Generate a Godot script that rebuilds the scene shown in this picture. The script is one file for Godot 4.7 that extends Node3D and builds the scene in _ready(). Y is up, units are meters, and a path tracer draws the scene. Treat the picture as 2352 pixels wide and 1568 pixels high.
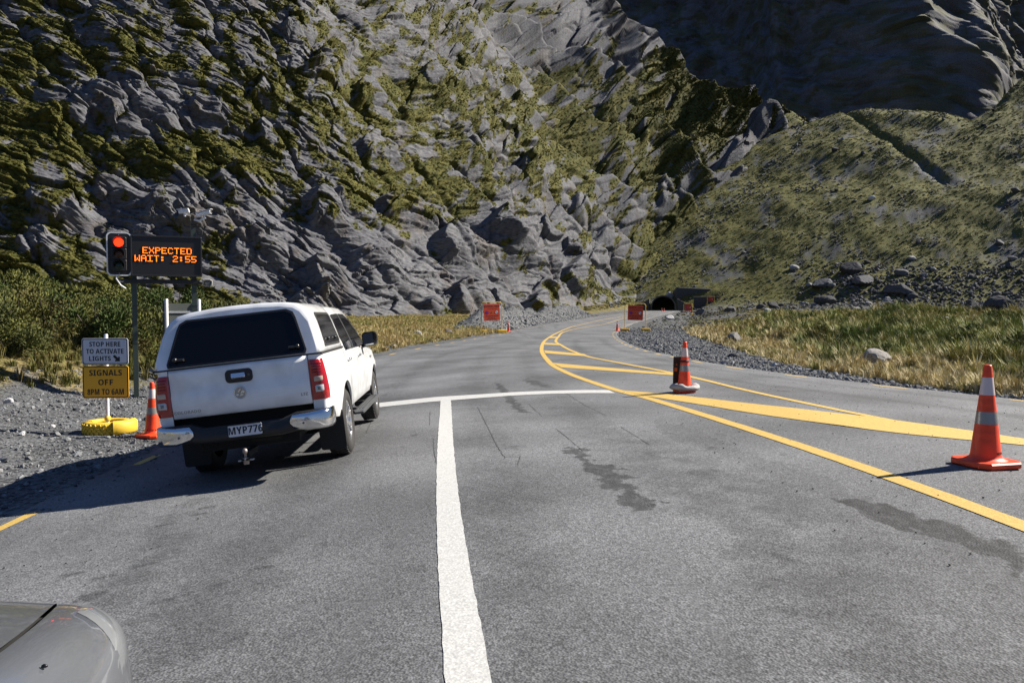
extends Node3D
# A highway under a rock wall, with a white pickup waiting at a red signal.
# x is to the right, y up, depth d runs along -z from the camera.

const EYE := Vector3(0, 1.5, 0)
const FOCAL := 1801.0          # focal length in photograph pixels (2352 wide)
const SUN := Vector3(0.744, 0.6225, -0.241)

var rng := RandomNumberGenerator.new()
var taken := {}
var mats := {}

# ---------------------------------------------------------------- naming
func numbered(called: String) -> String:
	if not taken.has(called):
		taken[called] = 0
		return called
	taken[called] += 1
	return "%s_%03d" % [called, taken[called]]

func tag(o: Node, label: String, category: String, group := "", kind := "") -> Node:
	if label: o.set_meta("label", label)
	if category: o.set_meta("category", category)
	if group: o.set_meta("group", group)
	if kind: o.set_meta("kind", kind)
	return o

func thing(called: String, label: String, category: String, at := Vector3.ZERO, turn := 0.0, group := "") -> Node3D:
	var o := Node3D.new()
	o.name = numbered(called)
	add_child(o)
	o.position = at
	o.rotation.y = turn
	tag(o, label, category, group)
	return o

func show_mesh(called: String, mesh: Mesh, m: Material, parent: Node = null) -> MeshInstance3D:
	var o := MeshInstance3D.new()
	o.mesh = mesh
	if m: o.material_override = m
	if parent == null:
		o.name = numbered(called)
		add_child(o)
	else:
		o.name = called
		parent.add_child(o, true)
	return o

func part(called: String, st: SurfaceTool, m: Material, parent: Node = null) -> MeshInstance3D:
	st.generate_normals()
	return show_mesh(called, st.commit(), m, parent)

func copy(o: Node3D, at: Vector3, turn := 0.0, label := "") -> Node3D:
	var c: Node3D = o.duplicate()
	var base: String = o.name
	if base.length() > 4 and base[base.length() - 4] == "_" and base.right(3).is_valid_int():
		base = base.left(base.length() - 4)
	c.name = numbered(base)
	add_child(c)
	c.position = at
	c.rotation.y = turn
	if label: c.set_meta("label", label)
	return c

# ---------------------------------------------------------------- materials
func lin(r: float, g: float, b: float) -> Color:
	return Color(r, g, b).linear_to_srgb()

func mat(key: String, c := Color.WHITE, rough := 0.7, metal := 0.0, spec := 0.5) -> StandardMaterial3D:
	if mats.has(key): return mats[key]
	var m := StandardMaterial3D.new()
	m.resource_name = key
	m.albedo_color = c
	m.roughness = rough
	m.metallic = metal
	m.metallic_specular = spec
	mats[key] = m
	return m

# plastic or paint with faint grime
func scuffed(key: String, c: Color, rough: float, lo: float) -> StandardMaterial3D:
	if mats.has(key): return mats[key]
	var m := mat(key, c, rough)
	m.uv1_triplanar = true
	m.uv1_scale = Vector3.ONE * 1.3
	m.albedo_texture = grain(noise_of(FastNoiseLite.TYPE_SIMPLEX_SMOOTH, 0.02, 45, 5), 256, lo, 1.12)
	return m

func glow(key: String, c: Color, energy: float) -> StandardMaterial3D:
	var m := mat(key, c, 0.6)
	m.emission_enabled = true
	m.emission = c
	m.emission_energy_multiplier = energy
	return m

func noise_of(kind: int, freq: float, sd: int, oct := 1) -> FastNoiseLite:
	var n := FastNoiseLite.new()
	n.noise_type = kind
	n.seed = sd
	n.frequency = freq
	if oct > 1:
		n.fractal_type = FastNoiseLite.FRACTAL_FBM
		n.fractal_octaves = oct
	else:
		n.fractal_type = FastNoiseLite.FRACTAL_NONE
	return n

func cells_of(freq: float, sd: int, ret: int, jitter := 1.0) -> FastNoiseLite:
	var n := noise_of(FastNoiseLite.TYPE_CELLULAR, freq, sd)
	n.cellular_return_type = ret
	n.cellular_jitter = jitter
	return n

# a seamless grain picture: mid grey with the given spread
func grain(n: FastNoiseLite, size: int, lo: float, hi: float, tint := Vector3.ONE) -> ImageTexture:
	var im := n.get_seamless_image(size, size)
	var by := im.get_data()
	var out := PackedByteArray()
	out.resize(size * size * 3)
	var table := []
	for i in 256:
		var v := lerpf(lo, hi, i / 255.0)
		table.append([int(clampf(v * tint.x, 0, 1) * 255), int(clampf(v * tint.y, 0, 1) * 255), int(clampf(v * tint.z, 0, 1) * 255)])
	for i in size * size:
		var c: Array = table[by[i]]
		out[i * 3] = c[0]
		out[i * 3 + 1] = c[1]
		out[i * 3 + 2] = c[2]
	return ImageTexture.create_from_image(Image.create_from_data(size, size, false, Image.FORMAT_RGB8, out))

func relief(n: FastNoiseLite, size: int, strength: float) -> ImageTexture:
	var im := n.get_seamless_image(size, size)
	im.convert(Image.FORMAT_RGBA8)
	im.bump_map_to_normal_map(strength)
	return ImageTexture.create_from_image(im)

# ---------------------------------------------------------------- shapes
func surf() -> SurfaceTool:
	var st := SurfaceTool.new()
	st.begin(Mesh.PRIMITIVE_TRIANGLES)
	st.set_smooth_group(-1)
	return st

func tri(st: SurfaceTool, a: Vector3, b: Vector3, c: Vector3) -> void:
	st.add_vertex(a)
	st.add_vertex(b)
	st.add_vertex(c)

func quad(st: SurfaceTool, a: Vector3, b: Vector3, c: Vector3, d: Vector3) -> void:
	tri(st, a, b, c)
	tri(st, a, c, d)

func rrect(w: float, h: float, r: float, seg := 4) -> PackedVector2Array:
	var p := PackedVector2Array()
	for k in 4:
		var cx := (w / 2 - r) * (1 if k == 0 or k == 3 else -1)
		var cy := (h / 2 - r) * (1 if k < 2 else -1)
		for i in seg + 1:
			var a := PI / 2 * (k + float(i) / seg)
			p.append(Vector2(cx + cos(a) * r, cy + sin(a) * r))
	return p

func inset(p: PackedVector2Array, by: float) -> PackedVector2Array:
	var out := PackedVector2Array()
	var n := p.size()
	for i in n:
		var a := (p[i] - p[(i + n - 1) % n]).normalized()
		var b := (p[(i + 1) % n] - p[i]).normalized()
		var m := Vector2(-(a.y + b.y), a.x + b.x)
		if m.length() < 1e-6:
			out.append(p[i])
			continue
		m = m.normalized()
		var c: float = maxf(0.35, m.dot(Vector2(-a.y, a.x)))
		out.append(p[i] + m * by / c)
	return out

# outline in xy (anticlockwise), thickness along z centred on 0, edges chamfered
func slab(st: SurfaceTool, p: PackedVector2Array, thick: float, bevel := 0.0, t := Transform3D(), smooth := false) -> void:
	var z := thick / 2
	var n := p.size()
	var q := inset(p, bevel) if bevel > 0 else p
	var levels := [[q, z], [p, z - bevel], [p, -z + bevel], [q, -z]] if bevel > 0 else [[p, z], [p, -z]]
	for k in levels.size() - 1:
		var u: PackedVector2Array = levels[k][0]
		var v: PackedVector2Array = levels[k + 1][0]
		var zu: float = levels[k][1]
		var zv: float = levels[k + 1][1]
		st.set_smooth_group(1 if smooth else -1)
		for i in n:
			var j := (i + 1) % n
			quad(st, t * Vector3(u[i].x, u[i].y, zu), t * Vector3(u[j].x, u[j].y, zu), t * Vector3(v[j].x, v[j].y, zv), t * Vector3(v[i].x, v[i].y, zv))
	st.set_smooth_group(-1)
	var ids := Geometry2D.triangulate_polygon(q)
	for i in range(0, ids.size(), 3):
		var a := q[ids[i]]
		var b := q[ids[i + 1]]
		var c := q[ids[i + 2]]
		if (b - a).cross(c - a) < 0:
			var s := b
			b = c
			c = s
		tri(st, t * Vector3(a.x, a.y, z), t * Vector3(c.x, c.y, z), t * Vector3(b.x, b.y, z))
		tri(st, t * Vector3(a.x, a.y, -z), t * Vector3(b.x, b.y, -z), t * Vector3(c.x, c.y, -z))

func box(st: SurfaceTool, at: Vector3, size: Vector3, bevel := 0.0, basis := Basis()) -> void:
	slab(st, PackedVector2Array([Vector2(-size.x / 2, -size.y / 2), Vector2(size.x / 2, -size.y / 2), Vector2(size.x / 2, size.y / 2), Vector2(-size.x / 2, size.y / 2)]), size.z, bevel, Transform3D(basis, at))

func rings(st: SurfaceTool, rr: Array, closed := true, cap := true, smooth := true) -> void:
	st.set_smooth_group(1 if smooth else -1)
	for k in rr.size() - 1:
		var a: PackedVector3Array = rr[k]
		var b: PackedVector3Array = rr[k + 1]
		var n := a.size()
		for i in (n if closed else n - 1):
			var j := (i + 1) % n
			quad(st, a[i], b[i], b[j], a[j])
	if cap:
		st.set_smooth_group(-1)
		for e in [0, rr.size() - 1]:
			var r: PackedVector3Array = rr[e]
			var c := Vector3.ZERO
			for v in r: c += v
			c /= r.size()
			for i in r.size():
				var j := (i + 1) % r.size()
				if e == 0: tri(st, c, r[i], r[j])
				else: tri(st, c, r[j], r[i])
	st.set_smooth_group(-1)

func lathe(st: SurfaceTool, prof: Array, sides := 24, t := Transform3D(), cap := true, smooth := true) -> void:
	var rr := []
	for p in prof:
		var r := PackedVector3Array()
		for i in sides:
			var a := TAU * i / sides
			r.append(t * Vector3(cos(a) * p[0], p[1], sin(a) * p[0]))
		rr.append(r)
	rings(st, rr, true, cap, smooth)

func tube(st: SurfaceTool, pts: Array, radius: float, sides := 10, cap := true) -> void:
	var rr := []
	for i in pts.size():
		var d: Vector3 = (pts[mini(i + 1, pts.size() - 1)] - pts[maxi(i - 1, 0)]).normalized()
		var u := d.cross(Vector3.UP if absf(d.y) < 0.9 else Vector3.RIGHT).normalized()
		var v := d.cross(u)
		var r := PackedVector3Array()
		for k in sides:
			var a := TAU * k / sides
			r.append(pts[i] + (u * cos(a) + v * sin(a)) * radius)
		rr.append(r)
	rings(st, rr, true, cap)

func look_basis(normal: Vector3) -> Basis:      # z along normal, y as upright as it can be
	var z := normal.normalized()
	var x := Vector3.UP.cross(z).normalized()
	return Basis(x, z.cross(x), z)

func lettering(called: String, words: String, height: float, depth: float, m: Material, parent: Node, at: Transform3D, bold := 700, font_name := "Droid Sans", squeeze := 1.0) -> MeshInstance3D:
	var f := SystemFont.new()
	f.font_names = PackedStringArray([font_name])
	f.font_weight = bold
	var t := TextMesh.new()
	t.text = words
	t.font = f
	t.font_size = 48
	t.pixel_size = height / 34.5
	t.depth = depth
	t.curve_step = 1.0
	t.horizontal_alignment = HORIZONTAL_ALIGNMENT_CENTER
	var o := show_mesh(called, t, m, parent)
	o.transform = at * Transform3D(Basis.from_scale(Vector3(squeeze, 1, 1)), Vector3.ZERO)
	return o

# a sheet from a grid of points with its own normals, colours and uv in metres
func sheet(cols: int, rows: int, p: PackedVector3Array, c := PackedColorArray(), uv := PackedVector2Array(), uv2 := PackedVector2Array()) -> ArrayMesh:
	var nn := PackedVector3Array()
	nn.resize(p.size())
	var idx := PackedInt32Array()
	idx.resize((cols - 1) * (rows - 1) * 6)
	var k := 0
	for j in rows:
		var jm: int = maxi(j - 1, 0) * cols
		var jp: int = mini(j + 1, rows - 1) * cols
		for i in cols:
			var at := j * cols
			var du := p[at + mini(i + 1, cols - 1)] - p[at + maxi(i - 1, 0)]
			var dv := p[jp + i] - p[jm + i]
			nn[at + i] = du.cross(dv).normalized()
			if i < cols - 1 and j < rows - 1:
				var a := at + i
				idx[k] = a
				idx[k + 1] = a + cols
				idx[k + 2] = a + 1
				idx[k + 3] = a + 1
				idx[k + 4] = a + cols
				idx[k + 5] = a + cols + 1
				k += 6
	var arr := []
	arr.resize(Mesh.ARRAY_MAX)
	arr[Mesh.ARRAY_VERTEX] = p
	arr[Mesh.ARRAY_NORMAL] = nn
	arr[Mesh.ARRAY_INDEX] = idx
	if c.size(): arr[Mesh.ARRAY_COLOR] = c
	if uv.size(): arr[Mesh.ARRAY_TEX_UV] = uv
	if uv2.size(): arr[Mesh.ARRAY_TEX_UV2] = uv2
	var m := ArrayMesh.new()
	m.add_surface_from_arrays(Mesh.PRIMITIVE_TRIANGLES, arr)
	return m

func scatter(called: String, mesh: Mesh, m: Material, xf: Array, cc: PackedColorArray, parent: Node = null) -> MultiMeshInstance3D:
	var mm := MultiMesh.new()
	mm.transform_format = MultiMesh.TRANSFORM_3D
	mm.use_colors = true
	mm.mesh = mesh
	mm.instance_count = xf.size()
	for i in xf.size():
		mm.set_instance_transform(i, xf[i])
		mm.set_instance_color(i, cc[i])
	var o := MultiMeshInstance3D.new()
	o.multimesh = mm
	o.material_override = m
	if parent == null:
		o.name = numbered(called)
		add_child(o)
	else:
		o.name = called
		parent.add_child(o, true)
	return o

# ---------------------------------------------------------------- the lie of the land
func along(tab: Array, t: float) -> float:
	if t <= tab[0][0]: return tab[0][1]
	for i in range(1, tab.size()):
		if t < tab[i][0]:
			var a: Array = tab[i - 1]
			var b: Array = tab[i]
			return lerpf(a[1], b[1], (t - a[0]) / (b[0] - a[0]))
	return tab[tab.size() - 1][1]

func baked(tab: Array, from: float, to: float, step: float) -> PackedFloat32Array:
	var raw := PackedFloat32Array()
	var n := int((to - from) / step) + 1
	for i in n: raw.append(along(tab, from + i * step))
	for pass_no in 3:                          # round the corners of the table
		var sm := raw.duplicate()
		var w := 3
		for i in n:
			var s := 0.0
			for k in range(-w, w + 1): s += raw[clampi(i + k, 0, n - 1)]
			sm[i] = s / (2 * w + 1)
		raw = sm
	return raw

const FROM := -20.0
const STEP := 0.5
var t_long: PackedFloat32Array
var t_left: PackedFloat32Array
var t_right: PackedFloat32Array
var t_bank: PackedFloat32Array
var t_rise: PackedFloat32Array
var t_field: PackedFloat32Array
var n_soft := noise_of(FastNoiseLite.TYPE_SIMPLEX_SMOOTH, 0.11, 5, 4)
var n_hump := noise_of(FastNoiseLite.TYPE_SIMPLEX_SMOOTH, 0.045, 9, 2)

func tab(t: PackedFloat32Array, d: float) -> float:
	var f := clampf((d - FROM) / STEP, 0.0, t.size() - 1.001)
	var i := int(f)
	return lerpf(t[i], t[i + 1], f - i)

func land_tables() -> void:
	t_long = baked([[-20, 0.1], [0, 0.0], [20, -.13], [45, -.3], [67, -.37], [98, -.3], [146, .2], [200, 1.06], [260, 1.6], [600, 3]], FROM, 600, STEP)
	t_left = baked([[-20, -3.4], [0, -4.2], [7.0, -4.65], [10, -5.0], [20, -5.6], [31.5, -5.7], [36, -4.6], [43, -3.4], [51, -2.3], [59.4, -1.0], [67.4, -.3], [80, 1.3], [100, 4.6], [146, 15.2], [188, 27.2], [230, 40.5], [260, 50]], FROM, 600, STEP)
	t_right = baked([[-20, 28], [0, 15], [8, 11], [13.2, 8.8], [15.3, 7.5], [17.4, 6.82], [19.7, 6.1], [21.7, 5.75], [25.6, 5.6], [32, 5.56], [39.5, 5.95], [52, 7.0], [63, 8.3], [82.7, 11.6], [104, 16.0], [149.5, 27.2], [188, 38.2], [230, 48.6], [260, 58]], FROM, 600, STEP)
	t_bank = baked([[-20, -16], [6, -14.4], [10, -13], [14, -11.6], [17, -9.8], [20, -8.6], [28, -7.4], [34, -6.3], [42, -5.0], [52, -3.4], [65, -1.4], [80, 0.2], [100, 3.0], [146, 12.2], [188, 22], [230, 36], [260, 44]], FROM, 600, STEP)
	t_rise = baked([[-20, 3.4], [22, 3.1], [30, 2.3], [36, .9], [44, .3], [65, .2], [80, .2], [120, .3], [200, 1.6], [260, 4], [600, 6]], FROM, 600, STEP)
	t_field = baked([[-20, 33], [0, 18], [10, 11.0], [14, 9.0], [16, 8.3], [19, 8.0], [22, 8.3], [26, 8.9], [32, 9.6], [40, 11], [52, 12.6], [62, 14], [80, 17.5], [110, 25], [150, 34], [600, 200]], FROM, 600, STEP)

func sstep(a: float, b: float, x: float) -> float:
	var t := clampf((x - a) / (b - a), 0.0, 1.0)
	return t * t * (3 - 2 * t)

func road_y(x: float, d: float) -> float:
	var c := 0.04 * minf(x, 4.0) - 0.02 * clampf(x - 4, 0, 8) if x > 0 else 0.062 * maxf(x, -1.5) + 0.10 * clampf(x + 1.5, -4.2, 0.0)
	return tab(t_long, d) + c * (1.0 - sstep(18, 43, d))

func toe(x: float) -> float:
	return 240.0 - 0.75 * (clampf(x, 30, 330) - 45.0)

const CREST := [[0.0, 420.0], [0.34, 420.0], [0.374, 380.0], [0.452, 373.0], [0.5125, 346.0], [0.58, 315.0], [0.61, 322.0], [0.653, 349.0], [0.8, 390.0]]

func land(x: float, d: float) -> float:
	var y := road_y(x, d)
	var xl := tab(t_left, d)
	var xr := tab(t_right, d)
	if x < xl:
		var xb := tab(t_bank, d)
		y += (xl - x) * 0.01 + n_soft.get_noise_2d(x * 3, d * 3) * 0.05 * sstep(0, 1.5, xl - x)
		if d < 22 and x < -5.5:      # heaped gravel on the shoulder
			y += 0.35 * sstep(-6.5, -11, x) * sstep(4, 9, d)
		if x < xb and d < 235:
			var w := lerpf(10.0, 4.0, sstep(26, 44, d))
			var t := (xb - x) / w
			y += tab(t_rise, d) * (1.0 - exp(-1.6 * t)) + minf(xb - x, 30.0) * 0.006
			y += n_soft.get_noise_2d(x, d) * 0.45 * sstep(0, 0.3, t)
	elif x > xr:
		var r := x - xr
		y += -0.012 * minf(r, 6) + n_soft.get_noise_2d(x * 3, d * 3) * 0.05 * sstep(0, 1.5, r)
		var f := x - tab(t_field, d)
		if f > 0:
			var fade := 1.0 - sstep(60, 120, d)
			var hump := 0.95 * sstep(2.5, 14, f) * sstep(12, 26, d) + n_hump.get_noise_2d(x, d) * 1.0 * sstep(1, 6, f) + n_soft.get_noise_2d(x * 1.3, d * 1.3) * 0.55 * sstep(0, 3, f)
			hump -= 0.75 * exp(-(pow((x - 13.5) / 4.0, 2) + pow((d - 27.0) / 4.0, 2)))
			y += hump * fade + (1.0 - fade) * (0.5 + n_hump.get_noise_2d(x * .5, d * .5) * 1.6) * sstep(0, 10, f)
		var s := d - toe(x)
		if x > 130.0 and x < 172.0 and d > 250.0:      # a dry channel runs down the fan
			var cx := 146.6 + (d - 268.0) * 0.104 + n_soft.get_noise_2d(d * 0.4, 7) * 2.0
			y -= 2.2 * exp(-pow((x - cx) / 1.5, 2)) * sstep(255, 275, d)
		if x > 8:
			var side := sstep(2, 14, r)
			var rise := 0.43 * (s + sqrt(s * s + 90)) / 2.0
			y += rise * maxf(side, sstep(236, 242, d)) - 0.43 * 0.5 * (sqrt(200.0 * 200 + 90) - 200)
			y += (n_hump.get_noise_2d(x * 0.35, d * 0.35) * 2.2 + n_soft.get_noise_2d(x * .7, d * .7) * 1.0) * sstep(0, 40, s)
	if d > 300.0:                    # the fan ends in a crest, a basin lies behind it
		var over := d - along(CREST, x / d)
		if over > -12.0: y -= 0.8 * (over + sqrt(over * over + 60)) / 2.0
	if d > 240 and x <= xr:
		var s2 := d - toe(x)
		y += 0.43 * maxf(s2, 0)
	return y

func ground(x: float, d: float) -> Vector3:
	return Vector3(x, land(x, d), -d)

func on_road(x: float, d: float, up := 0.0) -> Vector3:
	return Vector3(x, road_y(x, d) + up, -d)

# from a photograph pixel to the land (walks along the ray until it dips under the ground)
func ray_of(px: float, py: float) -> Vector3:
	var th := atan(72.0 / FOCAL)
	return Vector3((px - 1176.0) / FOCAL, -(py - 784.0) / FOCAL, -1.0).rotated(Vector3.RIGHT, -th)

func pick(px: float, py: float) -> Vector3:
	var r := ray_of(px, py)
	var t := 1.5
	var before := t
	while t < 700:
		var p := EYE + r * t
		if p.y < land(p.x, -p.z): break
		before = t
		t *= 1.01
	for k in 24:
		var m := (before + t) / 2
		var p := EYE + r * m
		if p.y < land(p.x, -p.z): t = m
		else: before = m
	var q := EYE + r * before
	return Vector3(q.x, land(q.x, -q.z), q.z)

# knobs of rock seen in the photograph: pixel, half length, half height, tilt in degrees, how far it stands out
const CRAGS := [
	[760, 140, 90, 110, -65, 2.0], [560, 420, 120, 60, -35, 1.2], [760, 470, 95, 75, -40, 1.5], [300, 240, 150, 85, -25, 1.4],
	[170, 250, 60, 75, -60, 1.1], [760, 640, 110, 70, -35, 1.5], [720, 700, 90, 60, -45, 1.4], [1090, 690, 95, 70, -40, 1.8],
	[1060, 560, 110, 60, -25, 1.9], [1180, 520, 130, 70, -20, 1.4], [930, 480, 110, 50, -35, 1.2], [620, 200, 70, 80, -50, 1.4],
	[870, 340, 120, 45, -25, 1.3], [1130, 330, 110, 50, -35, 1.4], [1340, 500, 110, 60, -35, 1.5], [1390, 570, 90, 50, -35, 1.3],
	[1330, 640, 110, 55, -25, 1.5], [1250, 690, 80, 35, -20, 1.3], [1010, 720, 90, 50, -40, 1.1], [590, 560, 90, 60, -40, 1.0],
	[400, 470, 90, 70, -55, 1.3], [480, 500, 70, 80, -60, 1.2], [260, 420, 70, 45, -30, 1.0], [150, 470, 120, 60, -30, 1.1],
	[1250, 60, 170, 70, -20, 1.3], [1380, 110, 160, 70, -25, 1.3], [1000, 170, 90, 40, -30, 1.0], [1490, 300, 80, 55, -40, 1.6],
	[1590, 330, 70, 60, -45, 1.5], [1700, 360, 70, 60, -35, 1.6], [1640, 240, 80, 50, -45, 1.5], [1760, 270, 80, 45, -35, 1.4],
	[1420, 380, 70, 50, -45, 1.4], [1540, 440, 70, 50, -40, 1.3], [860, 210, 80, 60, -55, 1.3], [680, 60, 70, 70, -60, 1.2],
	[220, 60, 100, 60, -30, 0.9], [90, 560, 80, 40, -25, 0.9], [1210, 410, 90, 50, -40, 1.4], [970, 250, 90, 45, -30, 1.1],
	[860, 600, 100, 60, -55, 1.2], [640, 300, 80, 60, -45, 1.0], [480, 250, 80, 50, -35, 0.9]]
# where moss is thick (amount > 0) and where the rock is bare
const GREENS := [
	[1350, 280, 220, 130, 0.28], [1620, 220, 160, 110, 0.28], [1460, 430, 160, 70, 0.22], [1240, 200, 160, 60, 0.2], [1700, 280, 120, 70, 0.2],
	[30, 300, 90, 260, 0.45], [330, 340, 200, 60, 0.45], [520, 300, 90, 90, 0.25], [900, 230, 180, 80, 0.35], [640, 230, 120, 90, 0.30],
	[1100, 250, 160, 70, 0.32], [1250, 360, 170, 80, 0.38], [1010, 430, 170, 60, 0.30], [1550, 240, 120, 70, 0.30], [1600, 300, 140, 60, 0.30],
	[1540, 540, 70, 60, 0.75], [880, 420, 120, 50, 0.30], [250, 120, 180, 80, 0.25], [560, 560, 60, 50, 0.35], [500, 350, 100, 60, 0.3],
	[1180, 590, 60, 20, 0.5], [1350, 690, 80, 30, 0.35], [200, 640, 260, 50, 0.35], [120, 450, 160, 60, 0.1],
	[680, 560, 140, 90, -0.40], [760, 640, 200, 110, -0.55], [1000, 640, 220, 90, -0.50], [1200, 530, 160, 60, -0.55], [1300, 620, 160, 60, -0.40],
	[300, 230, 130, 70, -0.50], [1300, 80, 230, 90, -0.50], [420, 460, 110, 70, -0.45], [180, 500, 130, 60, -0.3], [1440, 130, 180, 60, -0.3],
	[1710, 360, 80, 60, -0.7], [850, 40, 180, 50, -0.15], [480, 260, 120, 50, -0.25], [130, 380, 90, 50, -0.2], [1420, 520, 120, 60, -0.3]]

# painted lines, patches and cracks of the road, in metres: across, ahead
const LANE_A := [[-1.34, 14.48], [-0.98, 10.12], [-0.76, 7.77], [-0.62, 6.45], [-0.51, 5.39], [-0.42, 4.55], [-0.33, 3.71], [-0.26, 3.18]]
const LANE_B := [[-1.12, 14.5], [-0.75, 10.03], [-0.56, 7.71], [-0.44, 6.4], [-0.34, 5.36], [-0.24, 4.52], [-0.15, 3.69], [-0.08, 3.15]]
const STOP_A := [[-2.64, 14.29], [-1.41, 14.37], [-0.37, 14.52], [0.6, 14.62], [1.32, 14.49], [1.88, 14.27]]
const STOP_B := [[-2.79, 15.13], [-1.49, 15.18], [-0.39, 15.18], [0.63, 15.2], [1.38, 15.06], [1.84, 14.87]]
const NEAR_LINE := [[3.32, 5.04], [3.18, 6.89], [2.91, 9.24], [2.35, 12.99], [1.91, 15.29], [1.37, 19.8], [1.16, 24.77], [1.33, 35.21], [2.29, 50.35], [4.95, 74.23], [9.12, 100.14], [19.8, 146.18], [31.76, 188.3]]
const FAR_LINE := [[4.98, 9.66], [4.57, 11.64], [4.16, 14.25], [3.84, 17.5], [2.89, 24.6], [2.61, 27.38], [2.45, 32.93], [2.47, 39.89], [2.52, 45.03], [3.13, 53.04], [4.58, 67.99], [7.72, 83.61], [12.95, 105.33], [20.83, 142.15], [31.45, 180.5]]
const BIG_A := [[2.09, 14.68], [2.89, 13.49], [3.88, 11.53], [4.77, 10.38], [5.36, 9.38], [5.69, 8.66]]
const BIG_B := [[2.36, 13.48], [2.88, 12.17], [3.52, 10.45], [4.21, 9.15], [4.88, 8.53], [5.38, 8.18]]
const BAR_1 := [[2.58, 54.0], [3.21, 53.52], [3.07, 51.22], [2.37, 50.78]]
const BAR_2 := [[1.76, 42.87], [2.56, 41.19], [2.51, 38.94], [1.65, 40.24]]
const BAR_3 := [[1.36, 33.09], [2.68, 29.02], [2.65, 27.11], [1.29, 30.46]]
const BAR_4 := [[1.22, 23.91], [3.7, 18.24], [3.77, 17.35], [1.37, 21.66]]
const PATCH_A := [[0.56, 8.66], [0.79, 8.65], [0.79, 7.76], [0.98, 7.55], [1.12, 7.35], [0.91, 7.33], [1.19, 6.91], [0.96, 7.01], [1.02, 6.55], [1.18, 6.05], [1.05, 5.77], [0.86, 5.82], [0.86, 6.43], [0.8, 6.81], [0.68, 7.79]]
const PATCH_B := [[-0.44, 17.63], [-0.23, 17.31], [-0.04, 14.56], [0.25, 11.91], [0.09, 11.88], [-0.09, 13.88]]
const PATCH_C := [[0.23, 18.12], [0.56, 17.59], [0.79, 15.99], [0.6, 16.07], [0.39, 16.8]]
const PATCH_D := [[2.44, 6.01], [2.59, 5.9], [2.77, 5.7], [2.86, 5.28], [2.96, 4.91], [3.01, 4.56], [2.74, 4.14], [2.73, 4.46], [2.69, 4.75], [2.6, 5.0], [2.49, 5.19], [2.45, 5.59]]
const PATCH_E := [[1.92, 10.79], [2.25, 9.83], [2.46, 7.86], [2.71, 6.74], [2.69, 6.0], [3.08, 4.66], [2.69, 4.06], [2.57, 4.73], [2.52, 5.63], [2.27, 6.83], [2.0, 8.4], [1.82, 9.49]]
const CRACK_1 := [[-0.58, 13.1], [-0.33, 10.6], [-0.19, 9.19], [-0.07, 8.18]]
const CRACK_2 := [[-1.0, 9.92], [-0.91, 9.07], [-0.8, 8.19]]
const CRACK_3 := [[-0.87, 9.81], [-0.68, 8.11]]
const CRACK_4 := [[0.57, 10.17], [0.68, 9.25], [0.77, 8.39]]
const CRACK_5 := [[1.41, 10.06], [1.47, 9.36], [1.53, 8.65]]
const CRACK_6 := [[-1.2, 10.02], [-0.88, 9.76]]
const CRACK_7 := [[-1.35, 12.84], [-1.17, 11.09]]
const CRACK_8 := [[1.02, 14.51], [1.16, 12.78], [1.26, 12.01], [1.36, 11.24]]
const CRACK_9 := [[0.28, 13.09], [0.44, 11.45]]
const CRACK_10 := [[0.09, 8.3], [0.06, 7.81]]
const CRACK_11 := [[-0.08, 8.28], [0.22, 8.15]]
const CRACK_12 := [[1.62, 9.67], [1.81, 9.6], [1.99, 9.22]]
const CRACK_13 := [[-2.29, 12.91], [-2.03, 10.81]]
const CRACK_14 := [[-2.35, 12.3], [-2.29, 11.65]]
const DRIP := [[-3.02, 7.39], [-2.94, 6.91], [-2.87, 6.43], [-2.75, 5.91], [-2.67, 5.55], [-2.56, 5.21], [-2.53, 4.94], [-2.41, 4.53], [-2.43, 4.38]]
const DRIP_2 := [[-2.51, 6.2], [-2.58, 5.99], [-2.52, 5.54], [-2.45, 5.25], [-2.34, 4.7], [-2.23, 4.25]]
const SPOTS := [[-2.65, 5.07], [-2.72, 6.94], [-2.69, 6.69], [-2.77, 4.56], [-2.95, 5.21], [-2.48, 5.26], [-2.02, 4.45], [-1.59, 4.92], [-2.84, 6.42], [-2.54, 4.7], [-2.54, 4.62]]
const HOLE := [[1.44, 3.72]]
const CONES := [[4.23, 6.95], [3.08, 13.95], [-0.3, 67.36], [9.4, 69.95], [-5.91, 12.82], [41.8, 221.59], [43.15, 221.59]]
const SIGN := [[-6.82, 13.15], [-8.52, 17.69], [-7.33, 17.95], [-9.09, 20.38]]

# ---------------------------------------------------------------- rock walls
# A rock wall is a sheet that leans back from a foot line. Its relief is laid out in (X, Y):
# X runs along the foot, Y up the face, both widening with the distance so that far crags are larger.
const RIDGE := [[1250, -180], [1400, 20], [1560, 120], [1700, 185], [1850, 255], [1950, 285], [2100, 300]]     # the crest as the photograph shows it
var foot_line: Curve3D
var n_big := noise_of(FastNoiseLite.TYPE_SIMPLEX_SMOOTH, 0.075, 21, 3)
var n_warp := noise_of(FastNoiseLite.TYPE_SIMPLEX_SMOOTH, 0.16, 22, 2)
var n_mid := noise_of(FastNoiseLite.TYPE_SIMPLEX_SMOOTH, 0.42, 23, 3)
var n_fine := noise_of(FastNoiseLite.TYPE_SIMPLEX_SMOOTH, 1.9, 24, 3)
var n_mask := noise_of(FastNoiseLite.TYPE_SIMPLEX_SMOOTH, 0.13, 25, 2)
var n_moss := noise_of(FastNoiseLite.TYPE_SIMPLEX_SMOOTH, 0.26, 26, 4)
var n_block := cells_of(0.34, 27, FastNoiseLite.RETURN_CELL_VALUE)
var n_crack := cells_of(0.34, 27, FastNoiseLite.RETURN_DISTANCE2_SUB)
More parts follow.
